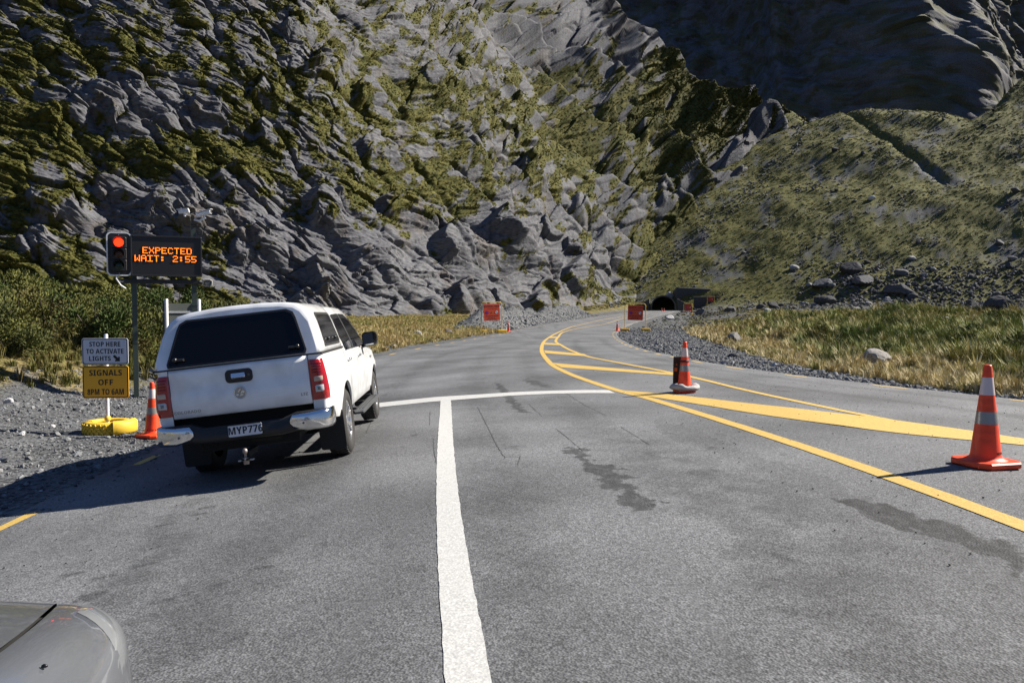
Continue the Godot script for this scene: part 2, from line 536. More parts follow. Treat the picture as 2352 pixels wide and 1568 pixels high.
var n_block2 := cells_of(1.05, 28, FastNoiseLite.RETURN_CELL_VALUE)
var n_crack2 := cells_of(1.05, 28, FastNoiseLite.RETURN_DISTANCE2_SUB)
var n_ridge := noise_of(FastNoiseLite.TYPE_SIMPLEX_SMOOTH, 0.11, 29, 2)
var n_stain := noise_of(FastNoiseLite.TYPE_SIMPLEX_SMOOTH, 0.5, 30, 3)

var crags := []        # [X, Y, half length, half height, cos, sin, amount]
var greens := []       # [X, Y, rx, ry, amount]
var here_crags := []   # those that reach the column being built
var here_greens := []

func wall_frame(s: float, length: float) -> Array:
	var f := foot_line.sample_baked(s, true)
	var a := foot_line.sample_baked(maxf(s - 14, 0), true)
	var b := foot_line.sample_baked(minf(s + 14, length), true)
	var t := Vector3(b.x - a.x, 0, b.z - a.z).normalized()
	var inward := Vector3(t.z, 0, -t.x)
	var dist := Vector2(f.x, f.z).length()
	inward = (inward * 0.6 + Vector3(f.x, 0, f.z) / dist * 0.5).normalized()
	var lean := deg_to_rad(lerpf(58, 50, sstep(70, 360, dist)))
	return [f, inward * cos(lean) + Vector3.UP * sin(lean), dist, -inward * sin(lean) + Vector3.UP * cos(lean)]

# broken planes: the face of the nearest stone of a jittered grid, each with its own height and tilt
var fa_x := PackedFloat32Array()
var fa_y := PackedFloat32Array()
var fa_h := PackedFloat32Array()
var fa_u := PackedFloat32Array()
var fa_v := PackedFloat32Array()

func facet_tables() -> void:
	var r := RandomNumberGenerator.new()
	r.seed = 314
	for i in 4096:
		fa_x.append(r.randf_range(0.08, 0.92))
		fa_y.append(r.randf_range(0.08, 0.92))
		fa_h.append(r.randf_range(-1, 1))
		fa_u.append(r.randf_range(-1, 1))
		fa_v.append(r.randf_range(-1, 1))

var facet_gap := 0.0
var crag_lod := 1.0       # how much of the fine relief the grid can carry

func facet(x: float, y: float, tilt: float) -> float:
	var ix := floori(x)
	var iy := floori(y)
	var fx := x - ix
	var fy := y - iy
	var best := 9.0
	var next := 9.0
	var id := 0
	var bx := 0.0
	var by := 0.0
	for oy in range(-1, 2):
		var row := ((iy + oy) & 63) * 64
		for ox in range(-1, 2):
			var k := row + ((ix + ox) & 63)
			var dx := fx - ox - fa_x[k]
			var dy := fy - oy - fa_y[k]
			var q := dx * dx + dy * dy
			if q < best:
				next = best
				best = q
				id = k
				bx = dx
				by = dy
			elif q < next: next = q
	facet_gap = next - best
	return fa_h[id] + (bx * fa_u[id] + by * fa_v[id]) * tilt

# relief (in units) and growth of moss at a place of the wall
func crag(X0: float, Y0: float, out: PackedFloat32Array) -> void:
	var X := X0 * 1.45
	var Y := Y0 * 1.45
	var wx := n_warp.get_noise_2d(X, Y)
	var wy := n_warp.get_noise_2d(X + 71, Y - 33)
	var x := X + wx * 0.7
	var y := Y + wy * 0.7
	var A := x * 0.93 - y * 0.37             # along the bedding, down to the right
	var B := x * 0.37 + y * 0.93             # across it
	var h := n_big.get_noise_2d(X, Y) * 1.0 - 0.5
	var rough := clampf(0.5 + n_mask.get_noise_2d(X, Y) * 1.4, 0.1, 1.0)
	# gullies that run down the face
	var r := 1.0 - absf(n_ridge.get_noise_2d(x * 0.75 + y * 0.45, y * 0.22))
	h -= 0.9 * pow(r, 8)
	# blocks between joints, large and small
	h += facet(A * 0.22 + 20, B * 0.52 + 7, 1.4) * 0.36
	var gap := facet_gap
	h -= 0.24 * (1.0 - sstep(0.0, 0.15, gap))
	h += facet(A * 0.80 + 3, B * 1.65 + 31, 1.4) * 0.13 * (0.35 + 0.65 * rough) * crag_lod
	h -= 0.035 * (1.0 - sstep(0.0, 0.2, facet_gap)) * rough
	# slabs lying one over another: each step drops towards the lower left
	var t1 := B * 0.46 + n_mid.get_noise_2d(A * 0.25, B * 0.4) * 0.75
	var f1 := t1 - floorf(t1)
	h += (1.0 - f1) * 0.40 * (0.25 + 0.75 * rough)
	var t2 := (B * 1.7 - A * 0.22) + n_mid.get_noise_2d(A * 0.4 + 9, B * 0.6) * 1.2
	var f2 := t2 - floorf(t2)
	h += (1.0 - f2) * 0.14 * (0.3 + 0.7 * rough) * crag_lod
	var green := 0.02 + n_moss.get_noise_2d(X, Y) * 0.95 + (f1 - 0.5) * 0.30 + n_mid.get_noise_2d(X * 1.8 + 40, Y * 1.8) * 0.36 + 0.18 * (1.0 - sstep(0.0, 0.2, gap))
	h *= 0.72
	for c in here_crags:
		var dx: float = X0 - c[0]
		var dy: float = Y0 - c[1]
		if absf(dx) > c[7] or absf(dy) > c[7]: continue
		var u: float = (dx * c[4] + dy * c[5]) / c[2]
		var v: float = (-dx * c[5] + dy * c[4]) / c[3]
		u += wx * 0.2
		v += wy * 0.2
		# a knob that rises steeply on its left flank and falls away slowly to the right
		var q: float = absf(u) * (1.0 if u > 0 else 1.7) * 0.75 + absf(v) * 0.75
		q = maxf(q, maxf(absf(u) * (1.0 if u > 0 else 1.6), absf(v)))
		if q < 1.0:
			var e: float = minf(1.0, (1.0 - q) * (1.3 if u > 0 else 3.6))
			h += c[6] * 0.8 * (0.35 + 0.65 * crag_lod) * e * (1.0 - 0.3 * u)
			green -= 0.10
	for g in here_greens:
		var gx: float = (X0 - g[0]) / g[2]
		var gy: float = (Y0 - g[1]) / g[3]
		var q2: float = gx * gx + gy * gy
		if q2 < 4.0: green += g[4] * (1.0 - sstep(0.25, 2.0, sqrt(q2)))
	var fine := n_fine.get_noise_2d(A * 0.30, B * 1.7)
	var moss := sstep(0.03, 0.13, green + n_fine.get_noise_2d(X * 1.4, Y * 1.4) * 0.20)
	h += fine * 0.062 * crag_lod
	h += moss * crag_lod * (0.03 + 0.08 * n_fine.get_noise_2d(X * 2.4 + 5, Y * 2.4))
	out[0] = h
	out[1] = moss
	out[2] = rough

func crag_color(X: float, Y: float, moss: float) -> Color:
	var s := n_stain.get_noise_2d(X * 0.7, Y * 0.4)
	var s2 := n_fine.get_noise_2d(X * 1.1 + 11, Y * 1.1)
	var v := 0.122 * (1.0 + 0.32 * s + 0.25 * s2)
	var rock := Color(v * 0.97, v * 0.975, v * (1.06 - 0.05 * s))
	var rust := sstep(0.22, 0.5, n_stain.get_noise_2d(X * 0.6 + 90, Y * 0.3)) * 0.5
	rock = rock.lerp(Color(v * 0.85, v * 0.72, v * 0.62), rust)
	var k := n_stain.get_noise_2d(X * 1.7 + 30, Y * 1.7)
	var leaf := Color(0.058, 0.060, 0.013).lerp(Color(0.108, 0.099, 0.026), clampf(0.5 + k * 1.3, 0, 1))
	leaf = leaf.lerp(Color(0.036, 0.047, 0.011), clampf(s2 * 1.6, 0, 1) * 0.7)
	return rock.lerp(leaf, moss)

func project(p: Vector3) -> Vector2:
	var q := (p - EYE).rotated(Vector3.RIGHT, atan(72.0 / FOCAL))
	return Vector2(1176 + FOCAL * q.x / -q.z, 784 - FOCAL * q.y / -q.z)

func rock_wall() -> void:
	facet_tables()
	foot_line = Curve3D.new()
	foot_line.bake_interval = 1.0
	var f := [[-130, 58, 3], [-80, 79, 2.5], [-57.5, 88, 1.5], [-38, 97, 0.8], [-19.7, 109, -1], [-11.8, 121, -1], [-5.5, 131, -.8], [.3, 141, -.5], [6.2, 152, 0], [13, 170, .5], [24, 205, 2.2], [43, 258, 7], [68, 292, 25], [88, 316, 38], [110, 341, 55], [140, 376, 80], [172, 412, 96], [215, 450, 110]]
	for i in f.size():
		var p := Vector3(f[i][0], f[i][2], -f[i][1])
		var a: Array = f[maxi(i - 1, 0)]
		var b: Array = f[mini(i + 1, f.size() - 1)]
		var pa := Vector3(a[0], a[2], -a[1])
		var pb := Vector3(b[0], b[2], -b[1])
		var dir := (pb - pa).normalized()
		foot_line.add_point(p, -dir * p.distance_to(pa) / 3, dir * p.distance_to(pb) / 3)
	var length := foot_line.get_baked_length()
	# columns spread evenly in bearing, so that near rock gets the finer grid
	var cols := 1020
	var rows := 600
	# X grows with the bearing from the bend, and with the length of the foot where the wall runs away
	var spot_at := PackedFloat32Array()
	var at := PackedFloat32Array()
	var s := 0.0
	var X0 := 0.0
	var last := foot_line.sample_baked(0, true)
	while s < length:
		var p := foot_line.sample_baked(s, true)
		var db := atan2(p.x, -p.z) - atan2(last.x, -last.z)
		var unit0 := Vector2(p.x, p.z).length() / 60.0
		X0 += maxf(db * 60.0, 0.55 * p.distance_to(last) / unit0)
		if atan2(p.x, -p.z) > -0.87 and p.x / -p.z < 740.0 / FOCAL:
			spot_at.append(X0)
			at.append(s)
		last = p
		s += 0.5
	var frames := []
	var spots := PackedFloat32Array()
	var k := 0
	for i in cols:
		var b := lerpf(spot_at[0], spot_at[spot_at.size() - 1], float(i) / (cols - 1))
		while k < at.size() - 2 and spot_at[k + 1] < b: k += 1
		var sv := lerpf(at[k], at[k + 1], clampf((b - spot_at[k]) / (spot_at[k + 1] - spot_at[k]), 0, 1))
		var fr := wall_frame(sv, length)
		var reach := 10.0
		while reach < 420.0:
			var e := project(fr[0] + fr[1] * reach)
			if e.y < along(RIDGE, e.x): break
			reach *= 1.03
		var lo := reach / 1.03
		for it in 14:
			var mid := (lo + reach) / 2.0
			var e := project(fr[0] + fr[1] * mid)
			if e.y < along(RIDGE, e.x): reach = mid
			else: lo = mid
		fr.append(0.0)
		fr.append(60.0 / fr[2])
		fr.append(reach)
		frames.append(fr)
		spots.append(b)
	for pass_no in 3:                          # the crest without jumps from column to column
		var r := PackedFloat32Array()
		for i in cols:
			var t := 0.0
			for q in range(-6, 7): t += frames[clampi(i + q, 0, cols - 1)][6]
			r.append(t / 13.0)
		for i in cols: frames[i][6] = r[i]
	# where the photograph's marks fall on the face
	var grid := []
	for i in range(0, cols, 5):
		var fr: Array = frames[i]
		for j in range(0, 130):
			var v: float = fr[6] * j / 129.0
			var q := project(fr[0] + fr[1] * v)
			if q.x > -200 and q.x < 2500 and q.y > -300: grid.append([q, spots[i] - fr[4] * fr[5] * v, v * fr[5]])
	var find := func(px: float, py: float) -> Vector2:
		var best := 1e9
		var r := Vector2.ZERO
		for g in grid:
			var e: float = (g[0] as Vector2).distance_squared_to(Vector2(px, py))
			if e < best:
				best = e
				r = Vector2(g[1], g[2])
		return r
	for c in CRAGS:
		var o: Vector2 = find.call(c[0], c[1])
		var a := deg_to_rad(c[4])
		var L: float = c[2] / 30.0
		var H: float = c[3] / 30.0
		crags.append([o.x, o.y, L, H, cos(a), sin(a), c[5], maxf(L, H) * 1.3])
	for g in GREENS:
		var o: Vector2 = find.call(g[0], g[1])
		greens.append([o.x, o.y, g[2] / 30.0, g[3] / 30.0, g[4]])
	var p := PackedVector3Array()
	var cc := PackedColorArray()
	p.resize(cols * rows)
	cc.resize(cols * rows)
	var o := PackedFloat32Array([0, 0, 0])
	var tufts := []
	var tint := PackedColorArray()
	rng.seed = 77
	for i in cols:
		var fr: Array = frames[i]
		var F: Vector3 = fr[0]
		var up: Vector3 = fr[1]
		var unit: float = fr[2] / 60.0
		var N: Vector3 = fr[3]
		var far := sstep(80, 260, fr[2])
		crag_lod = 1.0 - 0.75 * sstep(165, 260, fr[2])
		var bay := 3.4 * sstep(108, 165, fr[2])         # buttresses set one behind another where the wall runs away
		here_crags = crags.filter(func(c: Array) -> bool: return absf(spots[i] - c[0]) < c[7])
		here_greens = greens.filter(func(g: Array) -> bool: return absf(spots[i] - g[0]) < g[2] * 2)
		for j in rows:
			var v: float = fr[6] * (float(j) / (rows - 1)) - 0.6 * unit
			var Y: float = v * fr[5]
			var X: float = spots[i] - fr[4] * Y
			crag(X, Y, o)
			var h: float = o[0] * (1.0 - 0.2 * far) * (0.25 + 0.75 * sstep(-0.3, 2.2, Y))
			if j > rows - 14:             # the crest rolls over
				var e := float(j - rows + 14) / 13.0
				v -= e * e * 4.0 * unit
				h -= e * 6.0
			var ph := fposmod((X + 0.55 * Y + n_warp.get_noise_2d(X * 0.6, Y * 0.6) * 2.0) / 5.2, 1.0)
			h += bay * (ph * (1.0 - sstep(0.80, 1.0, ph)) - 0.35) * sstep(0.0, 4.0, Y)
			var q := F + up * v + N * (h * unit)
			p[j * cols + i] = q
			cc[j * cols + i] = crag_color(X, Y, o[1])
			if o[1] > 0.7 and rng.randf() < 0.22 and q.y > -1:
				var sc := unit * rng.randf_range(0.05, 0.11)
				var bs := look_basis(N + Vector3(rng.randf_range(-.4, .4), rng.randf_range(0, .5), rng.randf_range(-.4, .4))) * Basis(Vector3.BACK, rng.randf() * TAU)
				tufts.append(Transform3D(bs.scaled(Vector3.ONE * sc), q))
				tint.append(cc[j * cols + i] * rng.randf_range(0.55, 0.95))
	var w := show_mesh("mountain", sheet(cols, rows, p, cc), rock_material())
	w.set_meta("kind", "structure")
	var g := scatter("moss", tuft_mesh(), moss_material(), tufts, tint)
	tag(g, "olive moss and low tussock growing over the ledges of the grey rock wall", "moss", "", "stuff")
	print("wall tufts ", tufts.size())

func rock_material() -> StandardMaterial3D:
	if mats.has("rock"): return mats.rock
	var m := mat("rock", Color.WHITE, 0.88, 0.0, 0.28)
	m.vertex_color_use_as_albedo = true
	m.uv1_triplanar = true
	m.uv1_world_triplanar = true
	m.uv1_scale = Vector3(0.085, 0.22, 0.085)
	var n := noise_of(FastNoiseLite.TYPE_SIMPLEX_SMOOTH, 0.02, 41, 5)
	m.albedo_texture = grain(n, 512, 0.60, 1.36)
	m.normal_enabled = true
	m.normal_texture = relief(n, 512, 6.0)
	m.normal_scale = 1.0
	return m

func moss_material() -> StandardMaterial3D:
	var m := mat("moss", Color.WHITE, 0.9, 0.0, 0.2)
	m.vertex_color_use_as_albedo = true
	return m

func leaf_material() -> StandardMaterial3D:
	if mats.has("leaf"): return mats.leaf
	var m := mat("leaf", Color.WHITE, 0.75, 0.0, 0.3)
	m.vertex_color_use_as_albedo = true
	m.cull_mode = BaseMaterial3D.CULL_DISABLED
	m.backlight_enabled = true
	m.backlight = Color(0.25, 0.25, 0.2)
	return m

# a low cushion of leaves, z is up from the rock
func tuft_mesh() -> ArrayMesh:
	var r := RandomNumberGenerator.new()
	r.seed = 5
	var st := surf()
	for i in 16:
		var a := r.randf() * TAU
		var rad := sqrt(r.randf()) * 0.9
		var b := Vector3(cos(a) * rad, sin(a) * rad, -0.25)
		var tip := b + Vector3(r.randf_range(-.5, .5), r.randf_range(-.5, .5), r.randf_range(0.6, 1.25) * (1.2 - rad * 0.6))
		var side := Vector3(sin(a * 3), cos(a * 3), 0) * r.randf_range(0.16, 0.34)
		var v := r.randf_range(0.7, 1.25)
		st.set_color(Color(v, v, v))
		tri(st, b - side, b + side, tip)
	st.generate_normals()
	return st.commit()

# ---------------------------------------------------------------- the shaded cliffs at the head of the valley
func far_cliff() -> void:
	var c := Curve3D.new()
	c.bake_interval = 2.0
	var f := [[-20, 700], [60, 690], [130, 680], [200, 660], [245, 620], [290, 580], [340, 575], [400, 590], [470, 640], [560, 660], [700, 650]]
	for i in f.size():
		var p := Vector3(f[i][0], 0, -f[i][1])
		var a: Array = f[maxi(i - 1, 0)]
		var b: Array = f[mini(i + 1, f.size() - 1)]
		var dir := (Vector3(b[0], 0, -b[1]) - Vector3(a[0], 0, -a[1])).normalized()
		c.add_point(p, -dir * 18, dir * 18)
	var length := c.get_baked_length()
	var cols := 380
	var rows := 330
	var p := PackedVector3Array()
	var cc := PackedColorArray()
	p.resize(cols * rows)
	cc.resize(cols * rows)
	var nb := noise_of(FastNoiseLite.TYPE_SIMPLEX_SMOOTH, 0.016, 61, 2)
	var o := PackedFloat32Array([0, 0, 0])
	here_crags = []
	here_greens = []
	crag_lod = 0.8
	for i in cols:
		var s := length * i / (cols - 1)
		var F := c.sample_baked(s, true)
		var a := c.sample_baked(maxf(s - 60, 0), true)
		var b := c.sample_baked(minf(s + 60, length), true)
		var t := Vector3(b.x - a.x, 0, b.z - a.z).normalized()
		var inward := Vector3(t.z, 0, -t.x)
		F.y = 20.0
		# big buttresses: rounded noses with steep flanks that face the sun
		for j in rows:
			var v := 330.0 * j / (rows - 1)
			var lean := deg_to_rad(74.0)
			var up := inward * cos(lean) + Vector3.UP * sin(lean)
			var N := -inward * sin(lean) + Vector3.UP * cos(lean)
			var e := s + v * 0.32 + nb.get_noise_2d(s * .6, v * .6) * 45.0
			var saw := fposmod(e / 85.0, 1.0)
			var nose := pow(saw, 0.8) * (1.0 - sstep(0.60, 1.0, saw)) * 15.0
			var e2 := fposmod((s + v * 0.5 + nb.get_noise_2d(s + 300, v) * 22.0) / 33.0, 1.0)
			nose += e2 * (1.0 - sstep(0.6, 1.0, e2)) * 5.0
			var w0 := s - 372.0 + v * 0.16 + nb.get_noise_2d(s * 0.8 + 90, v * 0.8) * 16.0
			nose += 120.0 * (sstep(-260, 0, w0) - sstep(-8, 95, w0))
			var X := s / 7.5 + 400.0
			var Y := v / 7.5
			crag(X, Y, o)
			var moss := o[1] * 0.6
			var q := F + up * v + N * (nose + o[0] * 5.5)
			p[j * cols + i] = q
			cc[j * cols + i] = crag_color(X, Y, moss)
	var w := show_mesh("cliff", sheet(cols, rows, p, cc), rock_material())
	w.set_meta("kind", "structure")

# ---------------------------------------------------------------- ground
var n_gravel := noise_of(FastNoiseLite.TYPE_SIMPLEX_SMOOTH, 0.9, 51, 3)
var n_patch := noise_of(FastNoiseLite.TYPE_SIMPLEX_SMOOTH, 0.09, 52, 4)
var n_patch2 := noise_of(FastNoiseLite.TYPE_SIMPLEX_SMOOTH, 0.5, 53, 3)

func rows_of_depth() -> PackedFloat32Array:
	var r := PackedFloat32Array()
	for v in [-400.0, -250.0, -150.0, -90.0, -55.0, -34.0, -21.0, -13.0, -8.0, -5.0, -3.0, -1.5, 0.0, 1.0]: r.append(v)
	var d := 1.6
	while d < 470.0:
		r.append(d)
		d += maxf(0.09, d * 0.0125)
	return r

func gravel_color(x: float, d: float) -> Color:
	var v := 0.125 * (1.0 + 0.25 * n_gravel.get_noise_2d(x, d) + 0.3 * n_patch2.get_noise_2d(x, d))
	return Color(v * 0.97, v, v * 1.03)

func grassy(x: float, d: float) -> float:   # 0 gravel, 1 grown over
	var xl := tab(t_left, d)
	var n := n_patch2.get_noise_2d(x * 1.4, d * 1.4) * 0.9
	if x < xl and d < 235.0:
		return sstep(-0.2, 0.5, (tab(t_bank, d) - x) * 0.7 + n)
	var f := x - tab(t_field, d)
	var s := d - toe(x)
	var g := sstep(-0.3, 0.7, f * 0.8 + n)
	if d > 62.0:
		g = lerpf(g, g * sstep(-0.35, 0.05, n_patch.get_noise_2d(x, d)), sstep(62, 80, d))
	if s > -20.0 or d > 234.0:
		g = lerpf(g, sstep(-0.45, 0.0, n_patch.get_noise_2d(x * 0.5, d * 0.5) + n_patch2.get_noise_2d(x * .6, d * .6) * 0.5 + 0.12), maxf(sstep(-20, 10, s), sstep(233, 238, d)))
	return g

func build_ground() -> void:
	var dd := rows_of_depth()
	var rows := dd.size()
	var cols := 570
	var split := 0
	for j in rows:
		if dd[j] < 130.0: split = j
	var p := PackedVector3Array()
	var cc := PackedColorArray()
	p.resize(cols * rows)
	cc.resize(cols * rows)
	for j in rows:
		var d := dd[j]
		var half := 14.0 + 0.92 * absf(d) if d > 0 else 14.0 + 1.0 * absf(d)
		for i in cols:
			var x := -half + 2 * half * i / (cols - 1)
			var y := land(x, d)
			var xl := tab(t_left, d)
			var xr := tab(t_right, d)
			var inside := minf(x - xl, xr - x)
			if d < 238.0: y -= 0.06 * sstep(-0.12, 0.25, inside)
			var g := grassy(x, d)
			if inside < 0: y += n_gravel.get_noise_2d(x * 2, d * 2) * 0.03 * sstep(0, 0.7, -inside)
			p[j * cols + i] = Vector3(x, y, -d)
			var c := gravel_color(x, d)
			var k := n_patch2.get_noise_2d(x * 0.7 + 50, d * 0.7)
			var s := d - toe(x)
			var near := Color(0.115, 0.105, 0.035).lerp(Color(0.21, 0.165, 0.07), clampf(0.5 + k * 1.4, 0, 1))
			if s > -30: near = near.lerp(Color(0.165, 0.155, 0.046).lerp(Color(0.10, 0.105, 0.032), clampf(0.5 + k * 1.5, 0, 1)), sstep(-30, 0, s))
			c = c.lerp(near, g)
			cc[j * cols + i] = c
	var n1 := (split + 1) * cols
	var m := mat("soil", Color.WHITE, 0.9, 0.0, 0.3)
	m.vertex_color_use_as_albedo = true
	m.uv1_triplanar = true
	m.uv1_world_triplanar = true
	m.uv1_scale = Vector3.ONE * 0.45
	var n := cells_of(0.055, 42, FastNoiseLite.RETURN_CELL_VALUE)
	m.albedo_texture = grain(n, 1024, 0.42, 1.5)
	m.normal_enabled = true
	m.normal_texture = relief(cells_of(0.055, 42, FastNoiseLite.RETURN_DISTANCE), 1024, 7.0)
	m.normal_scale = 1.0
	var a := show_mesh("ground", sheet(cols, split + 1, p.slice(0, n1), cc.slice(0, n1)), m)
	a.set_meta("kind", "structure")
	var b := show_mesh("hill", sheet(cols, rows - split, p.slice(split * cols), cc.slice(split * cols)), m)
	b.set_meta("kind", "structure")

# ---------------------------------------------------------------- road
func through(pts: Array, step: float) -> Array:      # a smooth line through [x, d] points
	var out := []
	var n := pts.size()
	for i in n - 1:
		var p0 := Vector2(pts[maxi(i - 1, 0)][0], pts[maxi(i - 1, 0)][1])
		var p1 := Vector2(pts[i][0], pts[i][1])
		var p2 := Vector2(pts[i + 1][0], pts[i + 1][1])
		var p3 := Vector2(pts[mini(i + 2, n - 1)][0], pts[mini(i + 2, n - 1)][1])
		var m := maxi(1, int(p1.distance_to(p2) / step))
		for k in m:
			out.append(p1.cubic_interpolate(p2, p0, p3, float(k) / m) if n > 2 else p1.lerp(p2, float(k) / m))
	out.append(Vector2(pts[n - 1][0], pts[n - 1][1]))
	return out

func even(line: Array, n: int) -> Array:             # n points spread evenly along a line
	var len := [0.0]
	for i in range(1, line.size()): len.append(len[i - 1] + (line[i] as Vector2).distance_to(line[i - 1]))
	var out := []
	var k := 0
	for i in n:
		var s: float = len[len.size() - 1] * i / (n - 1)
		while k < line.size() - 2 and len[k + 1] < s: k += 1
		var t: float = clampf((s - len[k]) / maxf(len[k + 1] - len[k], 1e-6), 0, 1)
		out.append((line[k] as Vector2).lerp(line[k + 1], t))
	return out

func paint_between(called: String, a: Array, b: Array, m: Material, road: Node, up := 0.004, across := 4) -> MeshInstance3D:
	var p := PackedVector3Array()
	var n := a.size()
	for j in across + 1:
		for i in n:
			var t := float(j) / across
			var q: Vector2 = (a[i] as Vector2).lerp(b[i], t)
			if j == 0 or j == across: q += Vector2(rng.randf_range(-1, 1), rng.randf_range(-1, 1)) * 0.004
			p.append(on_road(q.x, q.y, up))
	return show_mesh(called, sheet(n, across + 1, p), m, road)

func paint_along(called: String, line: Array, width: float, m: Material, road: Node, up := 0.004) -> MeshInstance3D:
	var a := []
	var b := []
	for i in line.size():
		var t: Vector2 = ((line[mini(i + 1, line.size() - 1)] as Vector2) - (line[maxi(i - 1, 0)] as Vector2)).normalized()
		var s := Vector2(-t.y, t.x) * width / 2
		a.append((line[i] as Vector2) + s)
		b.append((line[i] as Vector2) - s)
	return paint_between(called, a, b, m, road, up)

const STAIN_W := 1024
const STAIN_H := 2048
var stain := PackedByteArray()

func darken(x: float, d: float, amount: float) -> void:
	var i := int((x + 10.0) / 24.0 * STAIN_W)
	var j := int((d - 1.5) / 48.0 * STAIN_H)
	if i < 0 or j < 0 or i >= STAIN_W or j >= STAIN_H: return
	var k := j * STAIN_W + i
	stain[k] = clampi(int(stain[k] * (1.0 - amount)), 20, 255)

func stroke(line: Array, width: float, amount: float, ragged: float, n: FastNoiseLite) -> void:
	var st := 48.0 / STAIN_H * 0.9
	for i in line.size() - 1:
		var a: Vector2 = line[i]
		var b: Vector2 = line[i + 1]
		var m := maxi(1, int(a.distance_to(b) / st))
		var side := (b - a).normalized().orthogonal()
		for k in m:
			var q := a.lerp(b, float(k) / m)
			var w := -width
			while w <= width:
				var e := 1.0 - absf(w) / width + n.get_noise_2d((q.x + side.x * w) * 40, (q.y + side.y * w) * 40) * ragged
				if e > 0.25: darken(q.x + side.x * w, q.y + side.y * w, amount * minf(1.0, e))
				w += st

func build_road() -> Node3D:
	# oil, tyre rubber and binder that has bled out, drawn in metres on the road
	var n0 := noise_of(FastNoiseLite.TYPE_SIMPLEX_SMOOTH, 0.006, 71, 5)
	stain = n0.get_image(STAIN_W, STAIN_H, false, false, false).get_data()
	for i in stain.size(): stain[i] = 150 + (stain[i] * 100) / 255
	var nr := noise_of(FastNoiseLite.TYPE_SIMPLEX_SMOOTH, 0.05, 72, 3)
	var path := func(off: float, edge: PackedFloat32Array) -> Array:
		var l := []
		var d := 1.6
		while d < 49.0:
			l.append(Vector2(tab(edge, d) + off, d))
			d += 0.5
		return l
	for off in [-1.1, -2.75]: stroke(path.call(off, t_right), 0.34, 0.10, 0.5, nr)
	for off in [1.15, 2.75, 4.6, 6.1]: stroke(path.call(off, t_left), 0.42, 0.075, 0.9, nr)
	stroke(through(DRIP, 0.1), 0.16, 0.10, 1.3, nr)
	stroke(through(DRIP_2, 0.1), 0.16, 0.085, 1.4, nr)
	for s in SPOTS: stroke([Vector2(s[0] - .07, s[1] - .03), Vector2(s[0] + .07, s[1] + .03)], 0.055, 0.25, 0.7, nr)
	stroke([Vector2(HOLE[0][0] - .1, HOLE[0][1] + .04), Vector2(HOLE[0][0] + .1, HOLE[0][1] - .04)], 0.09, 0.12, 0.7, nr)
	stroke(through([[-1.0, 2.4], [-.7, 4.5], [-1.2, 7.2]], 0.2), 0.8, 0.03, 1.2, nr)
	stroke(through([[1.9, 1.8], [1.75, 3.4], [1.5, 5.5], [1.15, 8]], 0.2), 0.55, 0.045, 1.4, nr)
	stroke(through([[3.2, 2.2], [2.4, 4.2], [2.0, 6.5], [1.5, 9]], 0.2), 0.3, 0.07, 1.6, nr)
	for i in 260:
		var c := Vector2(rng.randf_range(-4, 9), rng.randf_range(1.8, 30))
		var l := rng.randf_range(0.02, 0.25)
		stroke([c, c + Vector2(rng.randf_range(-.4, .4), 1) * l], rng.randf_range(0.03, 0.08), rng.randf_range(0.05, 0.22), 0.9, nr)
	for q in [[PATCH_A, 0.42], [PATCH_B, 0.36], [PATCH_C, 0.30], [PATCH_D, 0.42]]: soak(q[0], q[1], nr)
	soak(PATCH_E, 0.10, nr)
	var m := mat("asphalt", lin(0.475, 0.486, 0.508), 0.82, 0.0, 0.4)
	m.uv1_triplanar = true
	m.uv1_world_triplanar = true
	m.uv1_scale = Vector3.ONE * (1.0 / 1.7)
	m.albedo_texture = chip_picture(1024, 0.12, 0.50, 1.20)
	m.normal_enabled = true
	m.normal_texture = relief(cells_of(0.12, 81, FastNoiseLite.RETURN_DISTANCE), 1024, 4.0)
	m.normal_scale = 0.6
	m.detail_enabled = true
	m.detail_blend_mode = BaseMaterial3D.BLEND_MODE_MUL
	m.detail_uv_layer = BaseMaterial3D.DETAIL_UV_2
	m.detail_albedo = ImageTexture.create_from_image(Image.create_from_data(STAIN_W, STAIN_H, false, Image.FORMAT_L8, stain))
	var dd := PackedFloat32Array()
	var d := -20.0
	while d < 238.0:
		dd.append(d)
		d += maxf(0.25, d * 0.012)
	var cols := 72
	var p := PackedVector3Array()
	var uv2 := PackedVector2Array()
	for dv in dd:
		var xl := tab(t_left, dv) - 0.35
		var xr := tab(t_right, dv) + 0.22
		for i in cols:
			var t := float(i) / (cols - 1)
			var x := lerpf(xl, xr, t)
			var drop := 0.0
			if i == 0: drop = -0.10
			if i == cols - 1: drop = -0.10
			if i <= 1: x += n_patch2.get_noise_2d(x, dv * 3) * 0.22
			if i >= cols - 2: x += n_patch2.get_noise_2d(x, dv * 3) * 0.10
			p.append(on_road(x, dv, drop))
			uv2.append(Vector2((x + 10.0) / 24.0, (dv - 1.5) / 48.0))
	var road := show_mesh("road", sheet(cols, dd.size(), p, PackedColorArray(), PackedVector2Array(), uv2), m)
	road.set_meta("kind", "structure")
	# paint
	var white := worn_paint("white_paint", lin(0.86, 0.86, 0.83))
	var yellow := worn_paint("yellow_paint", lin(0.90, 0.60, 0.14))
	paint_along("lane_line", through([[-1.23, 14.5], [-0.86, 10.07], [-0.655, 7.74], [-0.425, 5.37], [-0.24, 3.7], [-0.09, 2.4], [0.05, 1.2]], 0.1), 0.19, white, road, 0.004)
	paint_between("stop_line", even(through(STOP_A, 0.1), 50), even(through(STOP_B, 0.1), 50), white, road, 0.005)
	paint_along("median_line", through([[3.44, 2.6]] + NEAR_LINE, 0.25), 0.17, yellow, road, 0.0055)
	paint_along("median_line", through(FAR_LINE, 0.25), 0.15, yellow, road, 0.006)
